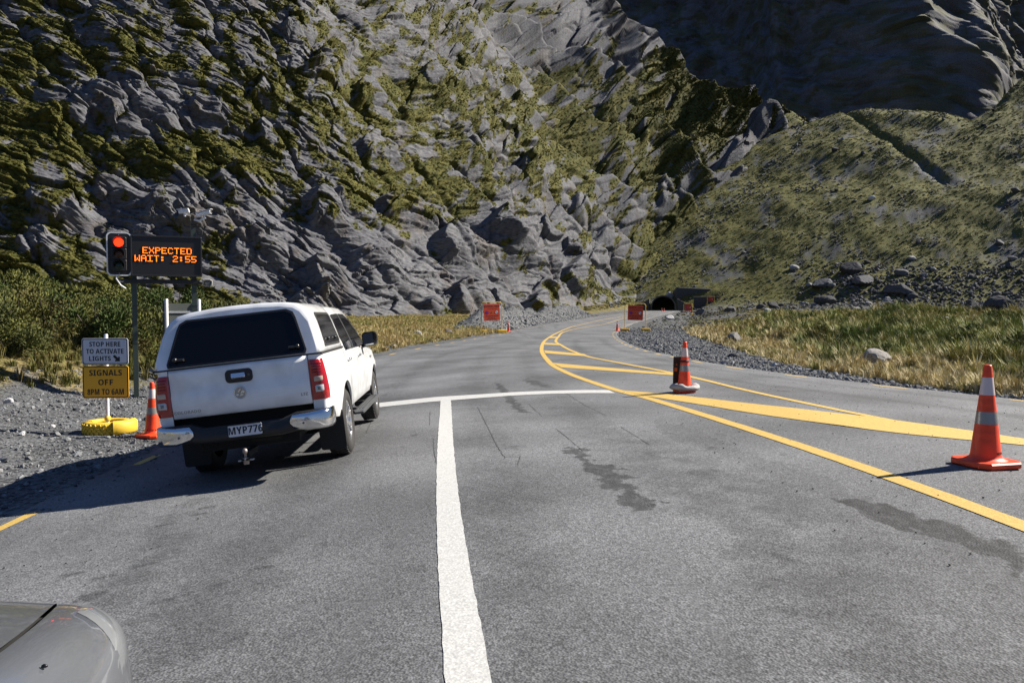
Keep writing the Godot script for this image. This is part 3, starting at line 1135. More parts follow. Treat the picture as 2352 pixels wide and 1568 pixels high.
	paint_between("hatch_bar", even(through(BIG_A + [[6.45, 7.15], [6.75, 6.5]], 0.2), 44), even(through(BIG_B + [[6.35, 7.05], [6.72, 6.45]], 0.2), 44), yellow, road, 0.0068)
	for b in [BAR_1, BAR_2, BAR_3, BAR_4]:
		var q := []
		for v in b: q.append(Vector2(v[0], v[1]))
		paint_between("hatch_bar", even([q[0], q[1]], 14), even([q[3], q[2]], 14), yellow, road, 0.0068, 6)
	for side in [[t_left, 0.12, 3.3], [t_right, -0.22, 2.75]]:
		var line := []
		var dv := 4.0
		while dv < 205.0:
			line.append(Vector2(tab(side[0], dv) + side[1], dv))
			dv += 0.25
		var run := 0.0
		var dash := []
		var start: float = 2.55 if side[1] > 0 else 0.9
		for i in range(1, line.size()):
			run += (line[i] as Vector2).distance_to(line[i - 1])
			if fposmod(run - start, side[2]) < 1.1: dash.append(line[i])
			elif dash.size():
				if dash.size() > 2: paint_along("edge_dash", dash, 0.12, yellow, road)
				dash = []
	# cracks
	var crack := mat("crack", lin(0.05, 0.05, 0.05), 0.95)
	for q in [CRACK_1, CRACK_2, CRACK_3, CRACK_4, CRACK_5, CRACK_6, CRACK_7, CRACK_8, CRACK_9, CRACK_10, CRACK_11, CRACK_12, CRACK_13, CRACK_14]:
		var l := through(q, 0.05)
		for i in l.size(): l[i] += Vector2(rng.randf_range(-1, 1), rng.randf_range(-1, 1)) * 0.005
		paint_along("crack", l, 0.006, crack, road, 0.003)
	return road

func worn_paint(key: String, c: Color) -> StandardMaterial3D:
	var m := mat(key, c, 0.75)
	m.uv1_triplanar = true
	m.uv1_world_triplanar = true
	m.uv1_scale = Vector3.ONE * 0.8
	m.albedo_texture = chip_picture(512, 0.16, 0.80, 1.06)
	m.normal_enabled = true
	m.normal_texture = relief(cells_of(0.16, 83, FastNoiseLite.RETURN_DISTANCE), 512, 3.0)
	m.normal_scale = 0.2
	return m

# stone chips: every chip its own grey, over a slow unevenness
func chip_picture(size: int, freq: float, lo: float, hi: float) -> ImageTexture:
	var a := cells_of(freq, 91, FastNoiseLite.RETURN_CELL_VALUE).get_seamless_image(size, size).get_data()
	var b := noise_of(FastNoiseLite.TYPE_SIMPLEX_SMOOTH, freq * 0.25, 92, 4).get_seamless_image(size, size).get_data()
	var c := noise_of(FastNoiseLite.TYPE_VALUE, 0.45, 93).get_seamless_image(size, size).get_data()
	var out := PackedByteArray()
	out.resize(a.size())
	for i in a.size():
		out[i] = clampi(int((lo + (hi - lo) * (a[i] * 0.45 + b[i] * 0.30 + c[i] * 0.25) / 255.0) * 205.0), 0, 255)
	return ImageTexture.create_from_image(Image.create_from_data(size, size, false, Image.FORMAT_L8, out))

# binder that has come to the surface: a dark patch with a frayed edge
func soak(q: Array, amount: float, n: FastNoiseLite) -> void:
	var poly := PackedVector2Array()
	var lo := Vector2(1e9, 1e9)
	var hi := -lo
	for p in q:
		var v := Vector2(p[0], p[1])
		poly.append(v)
		lo = lo.min(v)
		hi = hi.max(v)
	var d := lo.y - 0.15
	while d < hi.y + 0.15:
		var x := lo.x - 0.15
		while x < hi.x + 0.15:
			var w := Vector2(x, d) + Vector2(n.get_noise_2d(x * 90, d * 60), n.get_noise_2d(x * 90 + 500, d * 60)) * 0.13
			if Geometry2D.is_point_in_polygon(w, poly): darken(x, d, amount * (0.8 + 0.4 * n.get_noise_2d(x * 160 + 90, d * 110)))
			x += 24.0 / STAIN_W
		d += 48.0 / STAIN_H

# ---------------------------------------------------------------- cones
func band(st: SurfaceTool, y0: float, y1: float, grow: float, t := Transform3D()) -> void:
	var f := func(y: float) -> float: return 0.122 - 0.0785 * (y - 0.11) / 0.68 + grow
	lathe(st, [[f.call(y0), y0], [f.call(y1), y1]], 28, t, false)

func make_cone(label: String, at: Vector3, turn: float, words := true, foot := true) -> Node3D:
	var o := thing("traffic_cone", label, "traffic cone", at, turn, "orange traffic cones")
	var orange := scuffed("cone_orange", lin(0.83, 0.062, 0.009), 0.45, 0.80)
	var st := surf()
	lathe(st, [[0.175, 0.058], [0.150, 0.068], [0.128, 0.085], [0.122, 0.11], [0.0435, 0.79], [0.0335, 0.885], [0.030, 0.9], [0.022, 0.902]], 32, Transform3D(), true)
	part("body", st, orange, o)
	if foot:
		var b := surf()
		var oct := PackedVector2Array()
		for k in 4:
			var s := Vector2(1 if k == 0 or k == 3 else -1, 1 if k < 2 else -1)
			var c := Vector2(0.225 * s.x, 0.225 * s.y)
			var e := Vector2(0, -0.07 * s.y) if k % 2 == 0 else Vector2(-0.07 * s.x, 0)
			var g := Vector2(-0.07 * s.x, 0) if k % 2 == 0 else Vector2(0, -0.07 * s.y)
			oct.append(c + e)
			oct.append(c + g)
		slab(b, oct, 0.055, 0.012, Transform3D(Basis(Vector3.RIGHT, -PI / 2), Vector3(0, 0.031, 0)))
		part("base", b, orange, o)
	var white := mat("cone_band", lin(0.62, 0.52, 0.50), 0.28, 0.1)
	var grey := mat("cone_band_grey", lin(0.27, 0.255, 0.24), 0.25, 0.35)
	var u := surf()
	band(u, 0.635, 0.79, 0.0015)
	part("reflective_band", u, white, o)
	var l := surf()
	band(l, 0.378, 0.487, 0.0015)
	part("reflective_band", l, grey, o)
	if words:
		var txt := "Milford Road"
		var node := Node3D.new()
		node.name = "lettering"
		o.add_child(node, true)
		var a := -0.05
		for ch in txt:
			var w := 0.17
			if ch in "il": w = 0.085
			elif ch in "fr ": w = 0.11
			elif ch == "M": w = 0.24
			if ch != " ":
				var b := Basis(Vector3.UP, a + w / 2)
				var up := Vector3(0, 0.85, -0.09).normalized()
				var nz := Vector3(0, 0.09, 0.85).normalized()
				lettering("letter", ch, 0.022, 0.001, mat("print_black", lin(0.012, 0.012, 0.012), 0.6), node, Transform3D(b, Vector3.ZERO) * Transform3D(Basis(Vector3.RIGHT, up, nz), Vector3(0, 0.125, 0.1218)))
			a += w
	return o

func cones() -> void:
	var c0 := CONES[0]
	var first := make_cone("orange cone with grey lower band standing alone on the hatched median", on_road(c0[0], c0[1], 0.004), deg_to_rad(14))
	var c1 := CONES[1]
	var o := make_cone("orange cone with black strap and weight ring on the yellow hatch bar", on_road(c1[0], c1[1], 0.006), deg_to_rad(-40), true, false)
	var disc := surf()
	lathe(disc, [[0.20, 0.004], [0.205, 0.02], [0.18, 0.045], [0.15, 0.06]], 28)
	part("base", disc, mat("cone_orange"), o)
	var strap := surf()
	lathe(strap, [[0.0775, 0.533], [0.0805, 0.538], [0.0765, 0.566], [0.0725, 0.57]], 28, Transform3D(Basis(Vector3(0, 0, 1), 0.10), Vector3(0.055, 0, 0)), false)
	part("strap", strap, mat("black_rubber", lin(0.014, 0.014, 0.015), 0.7), o)
	# a filled canvas ring slumped over the base
	var ring := thing("weight_ring", "dirty white filled canvas ring slumped round the base of a cone", "sandbag", on_road(c1[0], c1[1], 0.006))
	var rs := []
	var r := RandomNumberGenerator.new()
	r.seed = 4
	for i in 41:
		var a := TAU * i / 40.0
		var loop := PackedVector3Array()
		var sag := 0.050 + 0.012 * sin(a * 3 + 1) + 0.006 * sin(a * 7)
		var wide := 0.076 + 0.010 * sin(a * 2 + .4)
		for k in 14:
			var e := TAU * k / 14
			var rr := 0.185 + cos(e) * wide
			loop.append(Vector3(cos(a) * rr, 0.062 + sag * 0.55 + sin(e) * sag + 0.004 * sin(a * 23 + e * 2), sin(a) * rr))
		rs.append(loop)
	var st := surf()
	rings(st, rs, true, false)
	part("canvas", st, mat("canvas", lin(0.36, 0.34, 0.33), 0.85), ring)
	# the dark marker board leaning behind that cone
	var at := on_road(c1[0] - 0.035, c1[1] + 0.16, 0.006)
	var b := thing("marker_board", "black hazard board with orange squares strapped behind a cone", "hazard board", at, deg_to_rad(10))
	var p := surf()
	slab(p, rrect(0.285, 0.60, 0.02), 0.02, 0.003, Transform3D(Basis(Vector3.RIGHT, 0.04), Vector3(0, 0.33, 0)))
	part("panel", p, mat("board_black", lin(0.018, 0.011, 0.009), 0.55), b)
	for sq in [[-0.10, 0.40, 0.055, 0.075], [-0.095, 0.115, 0.06, 0.03]]:
		var s := surf()
		box(s, Vector3(sq[0], sq[1], 0.0125), Vector3(sq[2], sq[3], 0.003))
		part("reflector", s, mat("reflector_orange", lin(0.55, 0.10, 0.01), 0.4) if sq[1] > 0.2 else mat("reflector_dull", lin(0.16, 0.07, 0.06), 0.5), b)
	var stud := surf()
	lathe(stud, [[0.014, 0.0], [0.014, 0.006], [0.006, 0.009]], 12, Transform3D(Basis(Vector3.RIGHT, PI / 2), Vector3(-0.085, 0.485, 0.011)))
	part("stud", stud, mat("reflector_orange", lin(0.55, 0.10, 0.01), 0.4), b)
	var labels := ["orange cone beside the rockfall sign in front of the gravel heap", "orange cone beside the rockfall sign on the gravel lay-by", "orange cone half hidden between the pickup and the yellow tyre"]
	for i in 3:
		var c: Array = CONES[i + 2]
		copy(first, ground(c[0], c[1]) if i > 0 else on_road(c[0], c[1], 0.005), deg_to_rad([30, 75, -20][i]), labels[i])
	# three at the tunnel mouth
	for c in [[40.9, 214.0], [41.9, 216.0], [47.2, 208.0]]:
		copy(first, on_road(c[0], c[1], 0.005), rng.randf() * TAU, "small orange cone at the tunnel mouth")

# ---------------------------------------------------------------- rockfall signs on yellow frames
func rockfall_sign(label: String, at: Vector3, turn: float, wide := 1.85, sagging := 0.0) -> Node3D:
	var o := thing("rockfall_sign", label, "road sign", at, turn, "orange rockfall signs on yellow frames")
	var yel := mat("frame_yellow", lin(0.60, 0.36, 0.02), 0.5)
	var h := 2.5
	var w := wide / 2
	var st := surf()
	var pts := []
	pts.append(Vector3(-w, 0.1, 0))
	for k in 7:
		var a := PI - PI / 2 * k / 6.0
		pts.append(Vector3(-w + 0.2 + cos(a) * 0.2, h - 0.2 + sin(a) * 0.2, 0))
	for k in 7:
		var a := PI / 2 - PI / 2 * k / 6.0
		pts.append(Vector3(w - 0.2 + cos(a) * 0.2, h - 0.2 + sin(a) * 0.2, 0))
	pts.append(Vector3(w, 0.1, 0))
	tube(st, pts, 0.035, 10)
	part("frame", st, yel, o)
	for s in [-1, 1]:
		var b := surf()
		slab(b, rrect(0.78, 0.26, 0.05), 0.5, 0.03, Transform3D(Basis(), Vector3(w * s, 0.13, 0)))
		part("base_block", b, yel, o)
		var l := surf()
		box(l, Vector3(0.55 * s, h - 0.07, 0.03), Vector3(0.03, 0.16, 0.06), 0.004)
		part("hanger", l, mat("steel_grey", lin(0.25, 0.25, 0.25), 0.5, 0.6), o)
	var face := Node3D.new()
	face.name = "sign_face"
	o.add_child(face, true)
	face.position = Vector3(0, 0, 0)
	var pn := surf()
	slab(pn, rrect(1.4, 1.33, 0.03), 0.02, 0.003, Transform3D(Basis(Vector3(0, 0, 1), sagging), Vector3(0, h - 0.82, 0.05)))
	part("panel", pn, mat("sign_orange", lin(0.60, 0.056, 0.012), 0.5), face)
	var tilt := Transform3D(Basis(Vector3(0, 0, 1), sagging), Vector3(0, h - 0.82, 0.062))
	var ink := mat("print_dark", lin(0.10, 0.012, 0.008), 0.6)
	lettering("lettering", "ROCKFALL AREA", 0.15, 0.002, ink, face, tilt * Transform3D(Basis(), Vector3(0, 0.47, 0)), 700, "Droid Sans", 0.86)
	for row in [[0.27, 0.06, 0.72], [-0.30, 0.11, 1.1], [-0.45, 0.09, 0.7], [-0.57, 0.09, 0.95]]:   # lines of small print too far to read
		var x: float = -row[2] / 2
		var r := RandomNumberGenerator.new()
		r.seed = int(row[0] * 100)
		while x < row[2] / 2 - 0.05:
			var wd := r.randf_range(0.10, 0.24)
			var s := surf()
			slab(s, rrect(wd, row[1] * 0.62, 0.01), 0.003, 0.0, tilt * Transform3D(Basis(), Vector3(x + wd / 2, row[0], 0.0)))
			part("print", s, ink, face)
			x += wd + 0.05
	var disc := func(x: float, rad: float, m: Material, z: float) -> void:
		var s := surf()
		lathe(s, [[rad, -0.001], [rad, 0.002]], 24, tilt * Transform3D(Basis(Vector3.RIGHT, PI / 2), Vector3(x, -0.01, z)))
		part("symbol", s, m, face)
	disc.call(-0.42, 0.155, mat("symbol_red", lin(0.42, 0.01, 0.02), 0.5), 0.001)
	disc.call(-0.42, 0.125, mat("symbol_blue", lin(0.05, 0.03, 0.32), 0.5), 0.003)
	for a in [PI / 4, -PI / 4]:
		var s := surf()
		box(s, Vector3(-0.42, -0.01, 0.006), Vector3(0.25, 0.028, 0.003), 0.0, Basis(Vector3(0, 0, 1), a))
		for_transform(s, tilt, "symbol", mat("symbol_red"), face)
	disc.call(0.42, 0.155, mat("symbol_rim", lin(0.30, 0.02, 0.02), 0.5), 0.001)
	disc.call(0.42, 0.125, mat("symbol_white", lin(0.62, 0.62, 0.64), 0.5), 0.003)
	var sl := surf()
	box(sl, Vector3(0.42, -0.01, 0.006), Vector3(0.26, 0.035, 0.003), 0.0, Basis(Vector3(0, 0, 1), -PI / 4))
	for_transform(sl, tilt, "symbol", mat("print_black", lin(0.012, 0.012, 0.012), 0.6), face)
	var di := surf()
	box(di, Vector3(0, -0.01, 0.002), Vector3(0.19, 0.19, 0.003), 0.0, Basis(Vector3(0, 0, 1), PI / 4))
	for_transform(di, tilt, "symbol", mat("symbol_amber", lin(0.62, 0.13, 0.01), 0.5), face)
	var dk := surf()
	slab(dk, PackedVector2Array([Vector2(-.10, -.05), Vector2(.04, -.06), Vector2(.05, .0), Vector2(.0, .07), Vector2(-.03, .02)]), 0.003, 0.0, Transform3D(Basis(), Vector3(0, 0, 0.006)))
	for_transform(dk, tilt, "symbol", mat("print_black"), face)
	return o

func for_transform(st: SurfaceTool, t: Transform3D, called: String, m: Material, parent: Node) -> void:
	var o := part(called, st, m, parent)
	o.transform = t

func rockfall_signs() -> void:
	var l := ground(-1.65, 63.2)
	rockfall_sign("orange rockfall sign hanging crooked on a yellow frame beside the gravel heap", l, deg_to_rad(24), 1.75, deg_to_rad(2.5))
	rockfall_sign("orange rockfall sign on a yellow frame on the gravel lay-by", ground(11.2, 71.2), deg_to_rad(4), 1.9, deg_to_rad(-1.5))
	rockfall_sign("orange rockfall sign on a yellow frame before the tunnel mouth", ground(36.6, 163.0), deg_to_rad(8), 1.9)
	rockfall_sign("orange rockfall sign standing beside the dark wall at the tunnel", ground(58.8, 232.0), deg_to_rad(8), 2.2)

# ---------------------------------------------------------------- signal with message board
const DOTS := {
	"E": [31, 16, 16, 30, 16, 16, 31], "X": [17, 17, 10, 4, 10, 17, 17], "P": [30, 17, 17, 30, 16, 16, 16], "C": [14, 17, 16, 16, 16, 17, 14],
	"T": [31, 4, 4, 4, 4, 4, 4], "D": [30, 17, 17, 17, 17, 17, 30], "W": [17, 17, 17, 21, 21, 27, 17], "A": [14, 17, 17, 31, 17, 17, 17],
	"I": [31, 4, 4, 4, 4, 4, 31], ":": [0, 12, 12, 0, 12, 12, 0], "2": [14, 17, 1, 6, 8, 16, 31], "5": [31, 16, 16, 30, 1, 1, 30], " ": [0, 0, 0, 0, 0, 0, 0]}

func message_signal() -> void:
	var base := ground(-7.80, 17.6)
	base.y = minf(base.y, -0.60)
	var o := thing("traffic_signal", "red traffic signal with black wait-time message board on two posts", "traffic signal", base, deg_to_rad(24))
	o.scale = Vector3.ONE * 1.045
	var green := mat("post_green", lin(0.055, 0.075, 0.062), 0.5, 0.3)
	var black := mat("signal_black", lin(0.012, 0.012, 0.013), 0.5)
	for x in [-0.58, 0.60]:
		var st := surf()
		slab(st, rrect(0.10, 3.0 if x < 0 else 4.05, 0.012), 0.10, 0.0, Transform3D(Basis(), Vector3(x, 1.25 if x < 0 else 1.78, -0.14)))
		part("post", st, green, o)
		for y in [1.3, 2.1]:
			var j := surf()
			box(j, Vector3(x, y, -0.14), Vector3(0.106, 0.012, 0.106))
			part("joint", j, black, o)
	var beam := surf()
	box(beam, Vector3(-0.02, 2.62, -0.06), Vector3(1.75, 0.09, 0.14), 0.008)
	part("beam", beam, black, o)
	var cab := surf()
	slab(cab, rrect(1.40, 0.86, 0.012), 0.16, 0.01, Transform3D(Basis(), Vector3(0.06, 3.16, -0.02)))
	var board := part("message_board", cab, black, o)
	board.set_meta("label", "black message board with amber dot letters EXPECTED WAIT: 2:55")
	var rim := surf()
	for e in [[0.06, 3.575, 1.36, 0.03], [0.06, 2.745, 1.36, 0.03], [-0.625, 3.16, 0.03, 0.83], [0.745, 3.16, 0.03, 0.83]]:
		box(rim, Vector3(e[0], e[1], 0.067), Vector3(e[2], e[3], 0.014), 0.003)
	part("board_rim", rim, mat("rim_black", lin(0.02, 0.02, 0.022), 0.4), board)
	var led := glow("led_amber", Color(1.0, 0.47, 0.07), 1.35)
	var rows := [["EXPECTED", 3.275, 0.085], ["WAIT: 2:55", 3.105, 0.055]]
	for row in rows:
		var word: String = row[0]
		var pitch := 0.0205
		var left: float = row[2] - word.length() * 6 * pitch / 2 + pitch * 0.5
		for i in word.length():
			var bits: Array = DOTS[word[i]]
			if word[i] == " ": continue
			var st := surf()
			for r in 7:
				for c in 5:
					if (int(bits[r]) >> (4 - c)) & 1:
						box(st, Vector3(left + (i * 6 + c) * pitch, row[1] + (3 - r) * 0.0192, 0.0645), Vector3(0.0158, 0.0148, 0.006))
			part("led_letter", st, led, board)
	# signal head on its backboard
	var head := Node3D.new()
	head.name = "signal_head"
	o.add_child(head, true)
	head.position = Vector3(-0.85, 3.18, 0.05)
	head.scale = Vector3(0.95, 0.93, 1)
	var bb := surf()
	slab(bb, rrect(0.46, 0.94, 0.09, 6), 0.03, 0.004)
	part("backboard", bb, black, head)
	var edge := surf()
	var outer := rrect(0.50, 0.98, 0.105, 6)
	var inner := rrect(0.445, 0.925, 0.085, 6)
	for i in outer.size():
		var j := (i + 1) % outer.size()
		for z in [0.018, -0.018]:
			quad(edge, Vector3(outer[i].x, outer[i].y, z), Vector3(outer[j].x, outer[j].y, z), Vector3(inner[j].x, inner[j].y, z), Vector3(inner[i].x, inner[i].y, z))
		quad(edge, Vector3(outer[i].x, outer[i].y, .018), Vector3(outer[j].x, outer[j].y, .018), Vector3(outer[j].x, outer[j].y, -.018), Vector3(outer[i].x, outer[i].y, -.018))
		quad(edge, Vector3(inner[i].x, inner[i].y, .018), Vector3(inner[j].x, inner[j].y, .018), Vector3(inner[j].x, inner[j].y, -.018), Vector3(inner[i].x, inner[i].y, -.018))
	part("white_border", edge, mat("border_white", lin(0.75, 0.75, 0.75), 0.4), head)
	var cols := [glow("lamp_red", Color(1.0, 0.15, 0.05), 2.2), mat("lens_amber", lin(0.05, 0.014, 0.006), 0.25), mat("lens_green", lin(0.004, 0.022, 0.012), 0.25)]
	for k in 3:
		var y := 0.255 - 0.255 * k
		var box_st := surf()
		slab(box_st, rrect(0.30, 0.25, 0.03), 0.10, 0.008, Transform3D(Basis(), Vector3(0, y, 0.055)))
		part("housing", box_st, black, head)
		var lens := surf()
		lathe(lens, [[0.098, 0.0], [0.09, 0.012], [0.06, 0.022], [0.001, 0.027]], 28, Transform3D(Basis(Vector3.RIGHT, PI / 2), Vector3(0, y, 0.103)))
		part("lens", lens, cols[k], head)
		var vis := surf()
		var rr := []
		for z in [0.10, 0.30]:
			var ring := PackedVector3Array()
			for i in 19:
				var a := deg_to_rad(-25 + 230.0 * i / 18)
				ring.append(Vector3(cos(a) * 0.112, y + sin(a) * 0.112, z - (0.0 if z < 0.2 else 0.10 * (1.0 - maxf(0.0, sin(a))))))
			rr.append(ring)
		rings(vis, rr, false, false)
		part("visor", vis, black, head)
	for y in [0.435, -0.435]:
		var b := surf()
		lathe(b, [[0.009, 0], [0.009, 0.006]], 8, Transform3D(Basis(Vector3.RIGHT, PI / 2), Vector3(0, y, 0.018)))
		part("bolt", b, mat("bolt_bright", lin(0.6, 0.6, 0.6), 0.3, 0.8), head)
	var brk := surf()
	tube(brk, [Vector3(-0.06, -0.47, -0.02), Vector3(-0.06, -0.56, -0.02), Vector3(0.02, -0.62, -0.05), Vector3(0.30, -0.56, -0.09)], 0.02, 8)
	part("bracket", brk, mat("galvanised", lin(0.42, 0.43, 0.44), 0.45, 0.7), head)
	var cable := surf()
	tube(cable, [Vector3(-0.05, -0.47, 0.0), Vector3(-0.07, -0.55, 0.02), Vector3(0.02, -0.70, 0.02), Vector3(0.12, -0.77, 0.0)], 0.016, 8)
	part("cable", cable, mat("cable_white", lin(0.6, 0.6, 0.6), 0.4), head)
	# horn loudspeaker under the right end
	var horn := Node3D.new()
	horn.name = "loudspeaker"
	o.add_child(horn, true)
	horn.position = Vector3(0.86, 2.60, 0.05)
	var hs := surf()
	var hr := []
	for e in [[0.10, 0.075, 0.10], [0.105, 0.08, 0.09], [0.07, 0.05, -0.02], [0.03, 0.03, -0.10]]:
		var ring := PackedVector3Array()
		for q in rrect(e[0] * 2, e[1] * 2, minf(e[0], e[1]) * 0.8, 4): ring.append(Vector3(q.x, q.y, e[2]))
		hr.append(ring)
	rings(hs, hr, true, false)
	part("horn", hs, mat("speaker_white", lin(0.62, 0.61, 0.57), 0.45), horn)
	var cone := surf()
	lathe(cone, [[0.055, 0.0], [0.03, 0.03], [0.001, 0.035]], 16, Transform3D(Basis(Vector3.RIGHT, PI / 2), Vector3(0, 0, 0.03)))
	part("throat", cone, mat("speaker_grey", lin(0.18, 0.18, 0.17), 0.5), horn)
	var arm := surf()
	tube(arm, [Vector3(-0.03, 0.0, -0.06), Vector3(-0.14, 0.04, -0.05), Vector3(-0.2, 0.0, -0.08)], 0.018, 8)
	part("arm", arm, mat("speaker_white"), horn)
	# two cameras on top of the taller post
	for s in [-1, 1]:
		var cam := Node3D.new()
		cam.name = "security_camera"
		o.add_child(cam, true)
		cam.position = Vector3(0.62 + 0.20 * s, 4.12 - (0.0 if s > 0 else -0.03), -0.10)
		cam.rotation = Vector3(deg_to_rad(-14 if s > 0 else 8), deg_to_rad(62 * s if s > 0 else -100), 0)
		var cs := surf()
		slab(cs, rrect(0.09, 0.085, 0.02), 0.33 if s > 0 else 0.22, 0.008)
		part("camera_body", cs, mat("camera_white", lin(0.72, 0.72, 0.72), 0.4), cam)
		var hood := surf()
		box(hood, Vector3(0, 0.052, 0.02), Vector3(0.115, 0.012, 0.36 if s > 0 else 0.24), 0.004)
		part("sun_shield", hood, mat("camera_white"), cam)
		var lens := surf()
		lathe(lens, [[0.032, 0], [0.032, 0.01]], 16, Transform3D(Basis(Vector3.RIGHT, PI / 2), Vector3(0, 0, 0.166 if s > 0 else 0.111)))
		part("lens", lens, black, cam)
		var stem := surf()
		tube(stem, [Vector3(0, -0.04, 0), Vector3(0, -0.11, 0)], 0.02, 8)
		part("stem", stem, mat("camera_white"), cam)
	var brk2 := surf()
	tube(brk2, [Vector3(0.62, 3.98, -0.14), Vector3(0.73, 3.96, -0.12), Vector3(0.82, 4.02, -0.10)], 0.022, 8)
	part("camera_bracket", brk2, mat("camera_white"), o)
	var ir := surf()
	slab(ir, rrect(0.10, 0.09, 0.015), 0.08, 0.005, Transform3D(Basis(), Vector3(0.74, 3.70, -0.12)))
	part("floodlight", ir, black, o)
	var capst := surf()
	box(capst, Vector3(0.62, 3.87, -0.14), Vector3(0.14, 0.03, 0.14), 0.004)
	part("collar", capst, black, o)

# ---------------------------------------------------------------- stop-here sign in a painted tyre
func stop_here_sign() -> void:
	var q: Array = SIGN[0]
	var at := ground(q[0], q[1])
	var o := thing("road_sign", "white STOP HERE sign above yellow SIGNALS OFF sign on white post", "road sign", at, deg_to_rad(7))
	var ps := surf()
	lathe(ps, [[0.03, 0.0], [0.03, 1.66], [0.024, 1.67]], 16)
	part("post", ps, mat("post_white", lin(0.62, 0.62, 0.62), 0.5), o)
	var foot := surf()
	lathe(foot, [[0.05, 0.22], [0.05, 0.27], [0.034, 0.29]], 16)
	part("post_collar", foot, mat("tyre_yellow", lin(0.66, 0.43, 0.03), 0.6), o)
	var black := mat("print_black", lin(0.012, 0.012, 0.012), 0.6)
	var panels := [[1.38, 0.44, mat("panel_white", lin(0.62, 0.64, 0.68), 0.45), "panel"], [0.865, 0.54, mat("panel_yellow", lin(0.85, 0.43, 0.015), 0.45), "panel"]]
	for pn in panels:
		var st := surf()
		slab(st, rrect(0.735, pn[1], 0.035, 5), 0.012, 0.002, Transform3D(Basis(), Vector3(0, pn[0], 0.045)))
		var p := part("panel", st, pn[2], o)
		var bd := surf()
		var a := rrect(0.715, pn[1] - 0.02, 0.03, 5)
		var b := rrect(0.690, pn[1] - 0.045, 0.025, 5)
		for i in a.size():
			var j := (i + 1) % a.size()
			quad(bd, Vector3(a[i].x, pn[0] + a[i].y, .053), Vector3(b[i].x, pn[0] + b[i].y, .053), Vector3(b[j].x, pn[0] + b[j].y, .053), Vector3(a[j].x, pn[0] + a[j].y, .053))
		part("border", bd, black, p)
		for s in [-1, 1]:
			var cl := surf()
			box(cl, Vector3(0, pn[0] + s * pn[1] * 0.28, 0.005), Vector3(0.08, 0.03, 0.075), 0.004)
			part("clamp", cl, mat("galvanised", lin(0.42, 0.43, 0.44), 0.45, 0.7), p)
		if pn[1] < 0.5:
			for row in [["STOP HERE", 0.12], ["TO ACTIVATE", 0.0], ["LIGHTS", -0.12]]:
				lettering("lettering", row[0], 0.078, 0.002, black, p, Transform3D(Basis(), Vector3(-0.085 if row[0] == "LIGHTS" else 0.0, pn[0] + row[1], 0.053)), 700, "Droid Sans", 0.90 if row[0] != "LIGHTS" else 0.95)
			var ar := surf()
			slab(ar, PackedVector2Array([Vector2(-.052, .052), Vector2(-.030, .060), Vector2(.022, .008), Vector2(.022, .030), Vector2(.048, .030), Vector2(.048, -.048), Vector2(-.030, -.048), Vector2(-.030, -.022), Vector2(-.008, -.022), Vector2(-.060, .030)]), 0.002, 0.0, Transform3D(Basis(), Vector3(0.185, pn[0] - 0.12, 0.053)))
			part("arrow", ar, black, p)
		else:
			for row in [["SIGNALS", 0.155, 0.095, 1.0], ["OFF", -0.005, 0.095, 1.05], ["8PM TO 6AM", -0.165, 0.094, 0.78]]:
				lettering("lettering", row[0], row[2], 0.002, black, p, Transform3D(Basis(), Vector3(0, pn[0] + row[1], 0.053)), 700, "Droid Sans", row[3] * 0.97)
	# the tyre
	var ty := thing("painted_tyre", "old tyre painted yellow lying flat as a sign foot", "tyre", at, deg_to_rad(20))
	tyre_ring(ty, 0.385, 0.215, mat("tyre_yellow", lin(0.66, 0.43, 0.03), 0.6), true)
	var cut := thing("tyre_piece", "cut piece of yellow tyre leaning behind the painted tyre", "tyre", ground(q[0] + 0.30, q[1] - 0.06), deg_to_rad(-14))
	var st := surf()
	var rs := []
	for i in 15:
		var a := deg_to_rad(-48 + 96.0 * i / 14)
		var loop := PackedVector3Array()
		for pr in [[0.25, 0.03], [0.28, 0.0], [0.35, 0.005], [0.383, 0.04], [0.386, 0.11], [0.383, 0.19], [0.35, 0.228], [0.28, 0.235], [0.25, 0.205], [0.27, 0.20], [0.33, 0.19], [0.345, 0.12], [0.33, 0.04], [0.27, 0.035]]:
			loop.append(Vector3(cos(a) * pr[0] - 0.22, pr[1], -sin(a) * pr[0]))
		rs.append(loop)
	rings(st, rs, true, true)
	part("tread", st, mat("tyre_yellow"), cut)

# a tyre lying flat: y is its axle
func tyre_ring(o: Node3D, R: float, W: float, m: Material, blocks: bool) -> void:
	var st := surf()
	var prof := []
	for e in [[R * 0.60, 0.02], [R * 0.66, 0.0], [R * 0.86, 0.0], [R * 0.95, 0.018], [R * 0.975, 0.05], [R * 0.975, W - 0.05], [R * 0.95, W - 0.018], [R * 0.86, W], [R * 0.66, W], [R * 0.60, W - 0.02], [R * 0.60, W * 0.7], [R * 0.8, W * 0.6], [R * 0.8, W * 0.4], [R * 0.60, W * 0.3], [R * 0.60, 0.02]]:
		prof.append(e)
	lathe(st, prof, 48, Transform3D(), false)
	part("carcass", st, m, o)
	if not blocks: return
	var tr := surf()
	for row in 4:
		for k in 30:
			var a := TAU * (k + 0.5 * (row % 2)) / 30
			var y := W * (0.22 + 0.187 * row)
			var b := Basis(Vector3.UP, -a) * Basis(Vector3.RIGHT, 0.5 if row % 2 else -0.5)
			box(tr, Vector3(cos(a) * R * 0.985, y, sin(a) * R * 0.985), Vector3(0.022, 0.034, 0.052), 0.003, b)
	var t := part("tread_blocks", tr, m, o)
	t.set_meta("kind", "stuff")

